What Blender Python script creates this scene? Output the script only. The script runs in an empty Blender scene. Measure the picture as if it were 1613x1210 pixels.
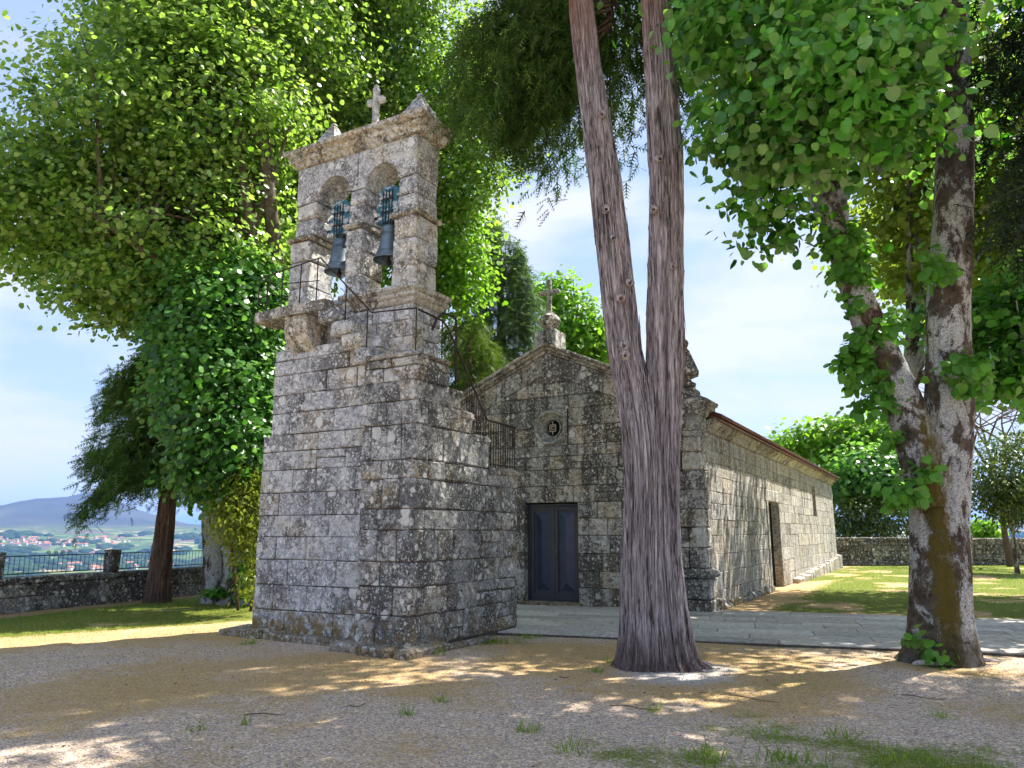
import bpy, math, random
import numpy as np
from mathutils import Vector

random.seed(7); RG = np.random.default_rng(11)
sc = bpy.context.scene
COL = sc.collection

# ------------------------------------------------------------------ camera
F, CX, CY, HY, EYE = 1173.0, 806.5, 605.0, 838.0, 1.7       # photo pixels (1613 x 1210), eye height in metres
PITCH = math.atan((HY - CY) / F); YAW = math.radians(29.4)
FW = np.array([-math.sin(YAW) * math.cos(PITCH), math.cos(YAW) * math.cos(PITCH), math.sin(PITCH)])
RT = np.array([math.cos(YAW), math.sin(YAW), 0.0]); UP = np.cross(RT, FW); EYEP = np.array([0, 0, EYE])
cam_d = bpy.data.cameras.new('camera'); cam = bpy.data.objects.new('camera', cam_d); COL.objects.link(cam)
cam.location = (0, 0, EYE); cam.rotation_euler = (math.pi / 2 + PITCH, 0, YAW)
cam_d.sensor_width = 36; cam_d.lens = 36 * F / 1613; cam_d.clip_end = 60000; cam_d.clip_start = 0.05
sc.camera = cam

# ------------------------------------------------------------------ light
SUN = Vector((0.289, 0.463, 0.839)).normalized()            # towards the sun
SUN_EL = math.asin(SUN.z); SUN_AZ = math.atan2(SUN.x, SUN.y)
world = bpy.data.worlds.new('World'); sc.world = world; world.use_nodes = True
nt = world.node_tree; nt.nodes.clear()
def wn(t, **k):
    n = nt.nodes.new(t)
    for a, b in k.items(): setattr(n, a, b)
    return n
w_out = wn('ShaderNodeOutputWorld'); w_bg = wn('ShaderNodeBackground'); w_bg.inputs['Strength'].default_value = 0.081
w_sky = wn('ShaderNodeTexSky', sky_type='NISHITA', sun_disc=False); w_sky.sun_elevation = SUN_EL; w_sky.sun_rotation = SUN_AZ
w_sky.air_density = 1.0; w_sky.dust_density = 0.35; w_sky.ozone_density = 1.0; w_sky.altitude = 600
w_tc = wn('ShaderNodeTexCoord'); w_map = wn('ShaderNodeMapping'); w_map.inputs['Scale'].default_value = (1.0, 1.0, 2.6)
w_n = wn('ShaderNodeTexNoise'); w_n.inputs['Scale'].default_value = 3.6; w_n.inputs['Detail'].default_value = 7; w_n.inputs['Roughness'].default_value = 0.52
w_n.inputs['Distortion'].default_value = 0.25
w_r = wn('ShaderNodeValToRGB'); w_r.color_ramp.elements[0].position = 0.42; w_r.color_ramp.elements[1].position = 0.62
w_r.color_ramp.elements[0].color = (0.0,) * 3 + (1,); w_r.color_ramp.elements[1].color = (0.96,) * 3 + (1,)
w_m = wn('ShaderNodeMix', data_type='RGBA'); w_m.inputs['B'].default_value = (3.35, 3.5, 3.95, 1)
w_v = wn('ShaderNodeMix', data_type='RGBA'); w_v.inputs['Factor'].default_value = 0.75; w_v.inputs['B'].default_value = (2.0, 2.55, 3.7, 1)      # thin high veil
L = nt.links.new
L(w_tc.outputs['Generated'], w_map.inputs['Vector']); L(w_map.outputs['Vector'], w_n.inputs['Vector']); L(w_n.outputs['Fac'], w_r.inputs['Fac'])
L(w_r.outputs['Color'], w_m.inputs['Factor']); L(w_sky.outputs['Color'], w_v.inputs['A']); L(w_v.outputs['Result'], w_m.inputs['A']); L(w_m.outputs['Result'], w_bg.inputs['Color']); L(w_bg.outputs['Background'], w_out.inputs['Surface'])
sun_d = bpy.data.lights.new('sun', 'SUN'); sun_d.energy = 3.8; sun_d.angle = math.radians(0.53); sun_d.color = (1.0, 0.95, 0.86)
sun = bpy.data.objects.new('sun', sun_d); COL.objects.link(sun); sun.location = (10, 20, 40)
sun.rotation_euler = SUN.to_track_quat('Z', 'Y').to_euler()
sc.view_settings.view_transform = 'Standard'; sc.view_settings.look = 'None'; sc.view_settings.gamma = 1; sc.view_settings.use_curve_mapping = False
sc.view_settings.exposure = 1.85
sc.render.engine = 'CYCLES'
cy = sc.cycles; cy.use_denoising = True; cy.max_bounces = 8; cy.diffuse_bounces = 5; cy.glossy_bounces = 2; cy.transmission_bounces = 6; cy.volume_bounces = 0
cy.caustics_reflective = False; cy.caustics_refractive = False; cy.sample_clamp_indirect = 6; cy.use_adaptive_sampling = True; cy.adaptive_threshold = 0.02

# ------------------------------------------------------------------ helpers: photo pixel -> place
def ray(x, y): return FW * F + RT * (x - CX) - UP * (y - CY)
def G(x, y, z=0.0):                       # where the pixel meets the ground
    d = ray(x, y); return EYEP + d * (z - EYE) / d[2]
def A(x, y, D):                           # at a horizontal distance
    d = ray(x, y); return EYEP + d * D / math.hypot(d[0], d[1])
def onY(x, y, Y): d = ray(x, y); return EYEP + d * Y / d[1]
def PXM(x, y, D): return float((A(x, y, D) - EYEP) @ FW) / F   # metres per photo pixel at a place

# ------------------------------------------------------------------ helpers: noise
_T = RG.random((64, 64, 64)).astype(np.float32)
def vnoise(p):
    p = np.asarray(p, float); i = np.floor(p).astype(int); f = p - i; f = f * f * (3 - 2 * f); i &= 63; j = (i + 1) & 63
    x0, y0, z0 = i[..., 0], i[..., 1], i[..., 2]; x1, y1, z1 = j[..., 0], j[..., 1], j[..., 2]; fx, fy, fz = f[..., 0], f[..., 1], f[..., 2]
    a = _T[x0, y0, z0] * (1 - fx) + _T[x1, y0, z0] * fx; b = _T[x0, y1, z0] * (1 - fx) + _T[x1, y1, z0] * fx
    c = _T[x0, y0, z1] * (1 - fx) + _T[x1, y0, z1] * fx; d = _T[x0, y1, z1] * (1 - fx) + _T[x1, y1, z1] * fx
    return (a * (1 - fy) + b * fy) * (1 - fz) + (c * (1 - fy) + d * fy) * fz
def fbm(p, o=4):
    p = np.asarray(p, float); s = 0; a = 0.5
    for k in range(o): s = s + a * vnoise(p * 2 ** k + 7.3 * k); a *= 0.5
    return s / (1 - 0.5 ** o)
def noise2(x, y, s, o=3, seed=0): return fbm(np.stack([np.asarray(x) * s + seed, np.asarray(y) * s + seed * 1.7, np.full_like(np.asarray(x, float), 3.1 + seed)], -1), o)
def sstep(a, b, x): t = np.clip((np.asarray(x, float) - a) / (b - a), 0, 1); return t * t * (3 - 2 * t)

# ------------------------------------------------------------------ helpers: objects
WLOC = {}
def place(o, parent, w=(0, 0, 0)):
    COL.objects.link(o); w = Vector(w)
    if parent is not None:
        o.parent = parent; o.location = w - WLOC[parent.name]
    else: o.location = w
    WLOC[o.name] = w
    return o
def tag(o, label=None, cat=None, group=None, kind=None):
    if label: o['label'] = label
    if cat: o['category'] = cat
    if group: o['group'] = group
    if kind: o['kind'] = kind
    return o
def empty(name, w, label, cat, group=None):
    e = bpy.data.objects.new(name, None); e.empty_display_size = 0.2
    return tag(place(e, None, w), label, cat, group)
def mesh(name, V, Fc, mat=None, smooth=False):
    me = bpy.data.meshes.new(name); me.from_pydata([tuple(v) for v in V], [], Fc)
    if mat is not None:
        for m in (mat if isinstance(mat, (list, tuple)) else [mat]): me.materials.append(m)
    if smooth: me.polygons.foreach_set('use_smooth', [True] * len(me.polygons))
    return me
def obj(name, V, Fc, mat, parent=None, w=(0, 0, 0), smooth=False):
    """verts in world space; w becomes the origin"""
    w = np.array(w, float); V = np.asarray(V, float) - w
    return place(bpy.data.objects.new(name, mesh(name, V, Fc, mat, smooth)), parent, w)
def tri_mesh(name, V, T, mat, smooth=True):
    """fast builder: V (n,3) float, T (m,k) int, all faces with k corners"""
    me = bpy.data.meshes.new(name); V = np.ascontiguousarray(V, np.float32); T = np.ascontiguousarray(T, np.int32); k = T.shape[1]
    me.vertices.add(len(V)); me.vertices.foreach_set('co', V.ravel())
    me.loops.add(T.size); me.loops.foreach_set('vertex_index', T.ravel())
    me.polygons.add(len(T)); me.polygons.foreach_set('loop_start', np.arange(0, T.size, k, dtype=np.int32)); me.polygons.foreach_set('loop_total', np.full(len(T), k, np.int32))
    if smooth: me.polygons.foreach_set('use_smooth', np.ones(len(T), bool))
    me.update(calc_edges=True)
    for m in (mat if isinstance(mat, (list, tuple)) else [mat]): me.materials.append(m)
    return me

class MB:
    def __init__(s): s.V = []; s.F = []
    def add(s, V, Fc):
        n = len(s.V); s.V += [tuple(v) for v in V]; s.F += [[i + n for i in f] for f in Fc]; return s
    def chbox(s, x0, x1, y0, y1, z0, z1, b=0.02, j=0.0):
        V, Fc = chbox(x0, x1, y0, y1, z0, z1, b, j); return s.add(V, Fc)
    def box(s, x0, x1, y0, y1, z0, z1):
        return s.add([(x, y, z) for z in (z0, z1) for y in (y0, y1) for x in (x0, x1)], [[0, 2, 3, 1], [4, 5, 7, 6], [0, 1, 5, 4], [2, 6, 7, 3], [0, 4, 6, 2], [1, 3, 7, 5]])
    def tube(s, pts, r, n=8, cap=True):
        pts = [Vector(p) for p in pts]; rr = r if isinstance(r, (list, tuple)) else [r] * len(pts); V = []; Fc = []
        t0 = (pts[1] - pts[0]).normalized(); a = t0.orthogonal().normalized()
        for i, p in enumerate(pts):
            t = (pts[min(i + 1, len(pts) - 1)] - pts[max(i - 1, 0)]).normalized()
            a = (a - t * a.dot(t)).normalized(); b = t.cross(a)
            for k in range(n):
                an = 2 * math.pi * k / n; V.append(p + (a * math.cos(an) + b * math.sin(an)) * rr[i])
        for i in range(len(pts) - 1):
            for k in range(n): Fc.append([i * n + k, i * n + (k + 1) % n, (i + 1) * n + (k + 1) % n, (i + 1) * n + k])
        if cap: Fc.append(list(range(n))[::-1]); Fc.append([(len(pts) - 1) * n + k for k in range(n)])
        return s.add(V, Fc)
    def lathe(s, prof, c=(0, 0, 0), n=24, axis='Z', rot=0.0):
        V = []; Fc = []
        for r, h in prof:
            for k in range(n):
                an = 2 * math.pi * k / n + rot; u, v = r * math.cos(an), r * math.sin(an)
                V.append((c[0] + u, c[1] + v, c[2] + h) if axis == 'Z' else (c[0] + u, c[1] + h, c[2] + v))
        for i in range(len(prof) - 1):
            for k in range(n):
                q = [i * n + k, i * n + (k + 1) % n, (i + 1) * n + (k + 1) % n, (i + 1) * n + k]; Fc.append(q if axis == 'Z' else q[::-1])
        if axis == 'Z': Fc.append(list(range(n))[::-1]); Fc.append([(len(prof) - 1) * n + k for k in range(n)])
        return s.add(V, Fc)
    def prism(s, poly, a0, a1, plane='Y', b=0.0):
        """poly in (u,z) counter-clockwise seen from the front; plane 'Y': front faces -Y at a0, back at a1; 'X': front faces +X at a1"""
        n = len(poly); P = [Vector((p[0], p[1])) for p in poly]; ins = []
        for i in range(n):
            e0 = (P[i] - P[i - 1]).normalized(); e1 = (P[(i + 1) % n] - P[i]).normalized()
            m = Vector((-e0.y - e1.y, e0.x + e1.x)); m = m.normalized() if m.length > 1e-6 else Vector((-e0.y, e0.x))
            c = max(0.35, m.dot(Vector((-e0.y, e0.x)))); ins.append(P[i] + m * (b / c))
        def W(p, a): return (p.x, a, p.y) if plane == 'Y' else (a, p.x, p.y)
        f, bk = (a0, a1) if plane == 'Y' else (a1, a0); fb = f + (b if plane == 'Y' else -b)
        V = [W(p, f) for p in ins] + [W(p, fb) for p in P] + [W(p, bk) for p in P]; Fc = [list(range(n))]
        for r in (0, 1):
            for i in range(n): k = (i + 1) % n; Fc.append([r * n + i, (r + 1) * n + i, (r + 1) * n + k, r * n + k])
        Fc.append([2 * n + i for i in range(n)][::-1])
        return s.add(V, Fc)
    def build(s, name, mat, parent=None, w=None, smooth=False):
        if w is None:
            a = np.array(s.V); w = (a.max(0) + a.min(0)) / 2
        return obj(name, s.V, s.F, mat, parent, w, smooth)

def chbox(x0, x1, y0, y1, z0, z1, b, j=0.0):
    """chamfered box with uneven corners, 24 verts, 26 faces"""
    b = min(b, (x1 - x0) * .3, (y1 - y0) * .3, (z1 - z0) * .3); X, Y, Z = (x0, x1), (y0, y1), (z0, z1); V = []; idx = {}
    for i in (0, 1):
        for k in (0, 1):
            for l in (0, 1):
                jx, jy, jz = [random.uniform(-j, j) for _ in range(3)]; bb = b * random.uniform(0.6, 1.5) if j else b
                c = (X[i] + jx, Y[k] + jy, Z[l] + jz); sx, sy, sz = (1, -1)[i], (1, -1)[k], (1, -1)[l]
                idx[i, k, l] = len(V)
                V += [(c[0], c[1] + sy * bb, c[2] + sz * bb), (c[0] + sx * bb, c[1], c[2] + sz * bb), (c[0] + sx * bb, c[1] + sy * bb, c[2])]
    I = lambda i, k, l, a: idx[i, k, l] + a
    Fc = [[I(0, 0, 0, 0), I(0, 0, 1, 0), I(0, 1, 1, 0), I(0, 1, 0, 0)], [I(1, 0, 0, 0), I(1, 1, 0, 0), I(1, 1, 1, 0), I(1, 0, 1, 0)],
          [I(0, 0, 0, 1), I(1, 0, 0, 1), I(1, 0, 1, 1), I(0, 0, 1, 1)], [I(0, 1, 0, 1), I(0, 1, 1, 1), I(1, 1, 1, 1), I(1, 1, 0, 1)],
          [I(0, 0, 0, 2), I(0, 1, 0, 2), I(1, 1, 0, 2), I(1, 0, 0, 2)], [I(0, 0, 1, 2), I(1, 0, 1, 2), I(1, 1, 1, 2), I(0, 1, 1, 2)]]
    for k in (0, 1):
        for l in (0, 1):
            q = [I(0, k, l, 1), I(1, k, l, 1), I(1, k, l, 2), I(0, k, l, 2)]; Fc.append(q if (k == l) == (k == 1) or True and (k, l) in ((0, 1), (1, 0)) and False else q)
    for i in (0, 1):
        for l in (0, 1): Fc.append([I(i, 0, l, 0), I(i, 1, l, 0), I(i, 1, l, 2), I(i, 0, l, 2)])
    for i in (0, 1):
        for k in (0, 1): Fc.append([I(i, k, 0, 0), I(i, k, 1, 0), I(i, k, 1, 1), I(i, k, 0, 1)])
    for i in (0, 1):
        for k in (0, 1):
            for l in (0, 1): Fc.append([I(i, k, l, 0), I(i, k, l, 1), I(i, k, l, 2)])
    c = Vector(((x0 + x1) / 2, (y0 + y1) / 2, (z0 + z1) / 2)); out = []
    for f in Fc:                                              # make every face point outwards
        p = [Vector(V[q]) for q in f]; nrm = (p[1] - p[0]).cross(p[2] - p[0])
        out.append(f if nrm.dot(sum(p, Vector()) / len(p) - c) > 0 else f[::-1])
    return V, out

def stone_box(parent, mat, x0, x1, y0, y1, z0, z1, b=0.015, j=0.008, name='stone', gap=0.006):
    V, Fc = chbox(x0 + gap, x1 - gap, y0 + gap, y1 - gap, z0 + gap, z1 - gap, b, j)
    return obj(name, V, Fc, mat, parent, ((x0 + x1) / 2, (y0 + y1) / 2, (z0 + z1) / 2))

def clip_poly(poly, a, b, c):                                 # keep a*u + b*z <= c
    out = []
    for i, p in enumerate(poly):
        q = poly[(i + 1) % len(poly)]; fp = a * p[0] + b * p[1] - c; fq = a * q[0] + b * q[1] - c
        if fp <= 0: out.append(p)
        if (fp < 0 < fq) or (fq < 0 < fp): t = fp / (fp - fq); out.append((p[0] + (q[0] - p[0]) * t, p[1] + (q[1] - p[1]) * t))
    return out

def cuts(u0, u1, lo, hi, start=None):
    out = [u0]; u = u0
    if start: u = u0 + start; out.append(u)
    while True:
        s = random.uniform(lo, hi)
        if u + s + lo * 0.7 > u1: break
        u += s; out.append(u)
    out.append(u1); return out

def masonry(parent, mat, plane, pos, zs, u0f, u1f, lo, hi, depth=0.25, holes=(), clips=(), name='stone', split=0.12, proud=0.012, gap=0.006, b=0.014, limit=None, first=None):
    """courses of single stones on a wall face. plane 'Y': face at y=pos looking to -Y; 'X': face at x=pos looking to +X"""
    made = []; rest = MB()
    for ci in range(len(zs) - 1):
        z0, z1 = zs[ci], zs[ci + 1]; zc = (z0 + z1) / 2
        a = u0f(zc) if callable(u0f) else u0f; bb = u1f(zc) if callable(u1f) else u1f
        if bb - a < 0.1: continue
        segs = [(a, bb)]
        for (h0, h1, k0, k1) in holes:
            if k0 < zc < k1:
                ns = []
                for s0, s1 in segs:
                    if h1 <= s0 or h0 >= s1: ns.append((s0, s1)); continue
                    if h0 - s0 > 0.03: ns.append((s0, h0))
                    if s1 - h1 > 0.03: ns.append((h1, s1))
                segs = ns
        for s0, s1 in segs:
            cs = cuts(s0, s1, lo, hi, (first[ci % 2] if first and s0 == a else None))
            for i in range(len(cs) - 1):
                v0, v1 = cs[i], cs[i + 1]; zz = [(z0, z1)]
                if random.random() < split and z1 - z0 > 0.3: m = z0 + (z1 - z0) * random.uniform(.4, .62); zz = [(z0, m), (m, z1)]
                for q0, q1 in zz:
                    jj = lambda: random.uniform(-.006, .006)
                    poly = [(v0 + gap + jj(), q0 + gap + jj()), (v1 - gap + jj(), q0 + gap + jj()), (v1 - gap + jj(), q1 - gap + jj()), (v0 + gap + jj(), q1 - gap + jj())]
                    for (ca, cb, cc) in clips: poly = clip_poly(poly, ca, cb, cc)
                    if len(poly) < 3: continue
                    ar = abs(sum(poly[k][0] * poly[(k + 1) % len(poly)][1] - poly[(k + 1) % len(poly)][0] * poly[k][1] for k in range(len(poly)))) / 2
                    if ar < 0.006: continue
                    pr = random.uniform(-proud, proud)
                    m = rest if (limit and len(made) >= limit) else MB()
                    if plane == 'Y': m.prism(poly, pos - pr, pos + depth, 'Y', b)
                    else: m.prism(poly, pos - depth, pos + pr, 'X', b)
                    if m is not rest: made.append(m.build(name, mat, parent))
    if rest.V: tag(rest.build('far_masonry', mat, parent), kind='stuff')
    return made

# ------------------------------------------------------------------ materials
def newmat(name):
    m = bpy.data.materials.new(name); m.use_nodes = True; t = m.node_tree; t.nodes.clear(); return m, t
class NT:
    def __init__(s, t): s.t = t
    def n(s, typ, ins=None, **k):
        nd = s.t.nodes.new(typ)
        for a, b in k.items(): setattr(nd, a, b)
        for a, b in (ins or {}).items():
            i = nd.inputs[a]
            if hasattr(b, 'is_linked') or hasattr(b, 'links'): s.t.links.new(b, i)
            else: i.default_value = b
        return nd
    def noise(s, vec, scale, detail=4, rough=0.55, dist=0.0): return s.n('ShaderNodeTexNoise', {'Vector': vec, 'Scale': scale, 'Detail': detail, 'Roughness': rough, 'Distortion': dist}).outputs['Fac']
    def ramp(s, fac, stops):
        r = s.n('ShaderNodeValToRGB', {'Fac': fac}); e = r.color_ramp.elements
        while len(e) < len(stops): e.new(0.5)
        for q, (p, c) in zip(e, stops): q.position = p; q.color = (c if isinstance(c, (tuple, list)) else (c, c, c)) + ((1,) if len(c if isinstance(c, (tuple, list)) else (c, c, c)) == 3 else ())
        return r.outputs['Color']
    def mix(s, fac, a, b, mode='MIX'):
        x = s.n('ShaderNodeMix', data_type='RGBA', blend_type=mode)
        for k, v in (('Factor', fac), ('A', a), ('B', b)):
            if hasattr(v, 'links'): s.t.links.new(v, x.inputs[k])
            elif isinstance(v, (tuple, list)): x.inputs[k].default_value = tuple(v) + ((1,) if len(v) == 3 else ())
            else: x.inputs[k].default_value = v if k == 'Factor' else (v, v, v, 1)
        return x.outputs['Result']
    def math(s, op, a, b=0.0, clamp=False):
        x = s.n('ShaderNodeMath', operation=op, use_clamp=clamp)
        for i, v in enumerate((a, b)):
            if hasattr(v, 'links'): s.t.links.new(v, x.inputs[i])
            else: x.inputs[i].default_value = v
        return x.outputs[0]
    def vmap(s, vec, scale=(1, 1, 1), loc=(0, 0, 0)): return s.n('ShaderNodeMapping', {'Vector': vec, 'Scale': scale, 'Location': loc}).outputs['Vector']
    def pos(s): return s.n('ShaderNodeNewGeometry').outputs['Position']
    def sep(s, v): return s.n('ShaderNodeSeparateXYZ', {'Vector': v}).outputs
    def voro(s, vec, scale, feat='F1', rnd=1.0):
        v = s.n('ShaderNodeTexVoronoi', {'Vector': vec, 'Scale': scale, 'Randomness': rnd}, feature=feat); return v.outputs
    def bump(s, h, strength=0.5, dist=0.02, normal=None):
        b = s.n('ShaderNodeBump', {'Height': h, 'Strength': strength, 'Distance': dist})
        if normal: s.t.links.new(normal, b.inputs['Normal'])
        return b.outputs['Normal']
    def out(s, col, rough=0.85, normal=None, spec=0.3, metal=0.0):
        p = s.n('ShaderNodeBsdfPrincipled', {'Base Color': col if hasattr(col, 'links') else tuple(col) + (1,), 'Roughness': rough, 'Specular IOR Level': spec, 'Metallic': metal})
        if normal: s.t.links.new(normal, p.inputs['Normal'])
        o = s.n('ShaderNodeOutputMaterial'); s.t.links.new(p.outputs[0], o.inputs[0]); return p

def granite(name, light=(.30, .30, .30), warm=(.38, .32, .22), dark=0.5, streak=False, lichen=0.5, ochre=0.0, warmth=0.35, seed=0.0, white=(.74, .73, .68), con=1.0):
    m, t = newmat(name); q = NT(t); P = q.vmap(q.pos(), loc=(seed, seed * .7, seed * .3))
    rnd = q.n('ShaderNodeObjectInfo').outputs['Random']
    base = q.mix(q.ramp(q.math('ADD', q.noise(P, .9, 5, .6), q.math('MULTIPLY', q.math('SUBTRACT', rnd, .5), .22)), [(.60 - warmth * .35, 0.0), (.72 - warmth * .35, 1.0)]), light, warm)
    base = q.mix(1.0, base, q.ramp(q.math('FRACT', q.math('MULTIPLY', rnd, 3.7)), [(0, .74), (1, 1.20)]), 'MULTIPLY')
    sp = q.noise(P, 42, 4, .75); base = q.mix(.85 * con, base, q.ramp(sp, [(.32, .35), (.5, .95), (.68, 1.75)]), 'MULTIPLY')
    mott = q.noise(P, 11, 8, .7); base = q.mix(.9 * con, base, q.ramp(mott, [(.36, .42), (.50, .95), (.64, 1.5)]), 'MULTIPLY')
    # rust-brown film
    rust = q.ramp(q.noise(q.vmap(P, loc=(5, 9, 2)), 3.6, 8, .7), [(.57, 0), (.63, 1)])
    base = q.mix(q.math('MULTIPLY', rust, .65 * con), base, (.10, .055, .032))
    # ragged pale lichen crust
    big = q.noise(q.vmap(P, loc=(3, 7, 1)), .8, 2)
    rag = q.ramp(q.math('ADD', q.noise(q.vmap(P, loc=(11, 3, 4)), 7.5, 9, .74, .3), q.math('ADD', q.math('MULTIPLY', q.math('SUBTRACT', big, .5), .35), q.math('MULTIPLY', q.math('SUBTRACT', rnd, .5), .12))), [(.625 - .085 * lichen, 0), (.655 - .085 * lichen, 1)])
    base = q.mix(q.math('MULTIPLY', rag, .80), base, q.mix(sp, (.36, .36, .35), white))
    # black biofilm
    dv = q.vmap(P, scale=(1.7, 1.7, .24)) if streak else P
    dk = q.ramp(q.math('ADD', q.math('MULTIPLY', q.noise(dv, 1.9, 5, .62), .52), q.math('ADD', q.math('MULTIPLY', q.noise(P, 15, 8, .78), .48), q.math('MULTIPLY', q.math('SUBTRACT', q.math('FRACT', q.math('MULTIPLY', rnd, 7.31)), .5), .10))), [(.515 - .085 * dark, 0), (.565 - .085 * dark, 1)])
    dk = q.math('SUBTRACT', 1.0, dk) if False else dk
    base = q.mix(q.math('MULTIPLY', dk, .55 + .35 * dark), base, (.038, .035, .032))
    # round crustose discs
    wob = q.n('ShaderNodeTexNoise', {'Vector': P, 'Scale': 11.0, 'Detail': 4.0}).outputs['Color']
    Pw = q.n('ShaderNodeVectorMath', {0: P, 1: q.n('ShaderNodeVectorMath', {0: wob, 'Scale': .09}, operation='SCALE').outputs[0]}, operation='ADD').outputs[0]
    hs = rag
    for sc_, thr, size in ((3.3, .70, .30), (6.5, .60, .32), (14, .52, .34), (30, .46, .36)):
        v = q.voro(Pw, sc_); th = thr + (1 - thr) * (1 - lichen) * .9; pick = q.ramp(q.sep(v['Color'])[0], [(th - .02, 0), (th, 1)])
        disc = q.math('MULTIPLY', pick, q.ramp(v['Distance'], [(size - .05, 1), (size + .02, 0)]))
        patch = q.ramp(q.noise(q.vmap(P, loc=(sc_, 1, 3)), .9, 3), [(.34, .3), (.52, 1)]); disc = q.math('MULTIPLY', disc, patch)
        base = q.mix(q.math('MULTIPLY', disc, .92), base, q.mix(q.ramp(sp, [(.35, 0), (.6, 1)]), tuple(.7 * c for c in white), white))
        hs = q.math('MAXIMUM', hs, disc)
    if ochre:
        z = q.sep(q.pos())[2]; lo = q.ramp(z, [(.05, 1), (.95, 0)]); oc = q.ramp(q.math('ADD', q.noise(P, 5, 6, .7), q.math('MULTIPLY', lo, .18)), [(.58, 0), (.66, 1)])
        base = q.mix(q.math('MULTIPLY', q.math('MULTIPLY', oc, lo), ochre), base, q.mix(sp, (.11, .07, .018), (.30, .20, .05)))
    h = q.math('ADD', q.math('MULTIPLY', q.noise(P, 28, 6, .7), .6), q.math('ADD', q.math('MULTIPLY', mott, .9), q.math('MULTIPLY', hs, .15)))
    q.out(base, .92, q.bump(h, .9 * con, .03), .2); return m

def plain(name, col, rough=.7, spec=.3, metal=0., var=.25, scale=8., bump=.0, col2=None):
    m, t = newmat(name); q = NT(t); P = q.pos(); n = q.noise(P, scale, 5, .6)
    c2 = col2 or tuple(x * (1 - var) for x in col); c = q.mix(q.ramp(n, [(.35, 0), (.65, 1)]), c2, col)
    q.out(c, rough, q.bump(q.noise(P, scale * 4, 4), bump, .01) if bump else None, spec, metal); return m

def leafmat(name, c0, c1, c2, back, trans=0.42, rough=0.42, spec=0.35):
    m, t = newmat(name); q = NT(t); g = q.n('ShaderNodeNewGeometry'); r = g.outputs['Random Per Island']
    n = q.noise(g.outputs['Position'], .55, 2)
    f = q.math('ADD', q.math('MULTIPLY', r, .6), q.math('MULTIPLY', n, .45)); col = q.ramp(f, [(.22, c0), (.5, c1), (.80, c2)])
    col = q.mix(q.math('MULTIPLY', g.outputs['Backfacing'], .6), col, back)
    p = q.n('ShaderNodeBsdfPrincipled', {'Base Color': col, 'Roughness': rough, 'Specular IOR Level': spec})
    tr = q.n('ShaderNodeBsdfTranslucent', {'Color': q.mix(1.0, col, (1.35, 1.75, .5), 'MULTIPLY')})
    mx = q.n('ShaderNodeMixShader', {'Fac': trans}); t.links.new(p.outputs[0], mx.inputs[1]); t.links.new(tr.outputs[0], mx.inputs[2])
    o = q.n('ShaderNodeOutputMaterial'); t.links.new(mx.outputs[0], o.inputs[0]); return m

def bark_fibre(name, c0, c1, c2, moss=.3):
    m, t = newmat(name); q = NT(t); P = q.pos(); S = q.vmap(P, scale=(1, 1, .085))
    a = q.noise(S, 44, 5, .68, .3); b = q.noise(q.vmap(P, scale=(1, 1, .05)), 11, 4, .6, .2)
    f = q.math('ADD', q.math('MULTIPLY', a, .65), q.math('MULTIPLY', b, .35)); col = q.ramp(f, [(.40, c0), (.49, c1), (.60, c2)])
    z = q.sep(P)[2]
    red = q.ramp(q.noise(q.vmap(P, scale=(1, 1, .25), loc=(3, 1, 0)), 5, 3), [(.54, 0), (.72, 1)]); col = q.mix(q.math('MULTIPLY', red, .22), col, (.24, .12, .08))
    hi = q.ramp(q.math('DIVIDE', z, 12.0), [(.68, 0), (.80, 1)]); col = q.mix(q.math('MULTIPLY', hi, .6), col, (.30, .13, .075))
    lic = q.ramp(q.noise(q.vmap(P, loc=(7, 0, 0)), 6, 6, .7), [(.62, 0), (.67, 1)]); col = q.mix(q.math('MULTIPLY', lic, .6), col, (.36, .38, .31))
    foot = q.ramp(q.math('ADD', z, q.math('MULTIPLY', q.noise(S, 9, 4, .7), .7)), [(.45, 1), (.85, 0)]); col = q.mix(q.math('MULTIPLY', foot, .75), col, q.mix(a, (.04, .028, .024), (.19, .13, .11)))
    ms = q.ramp(q.noise(q.vmap(P, scale=(1, 1, .5), loc=(1, 4, 2)), 2.6, 6, .7), [(.66 - .08 * moss, 0), (.72 - .08 * moss, 1)]); col = q.mix(q.math('MULTIPLY', ms, .8), col, (.060, .050, .012))
    q.out(col, .95, q.bump(f, 1.0, .09), .1); return m

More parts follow.
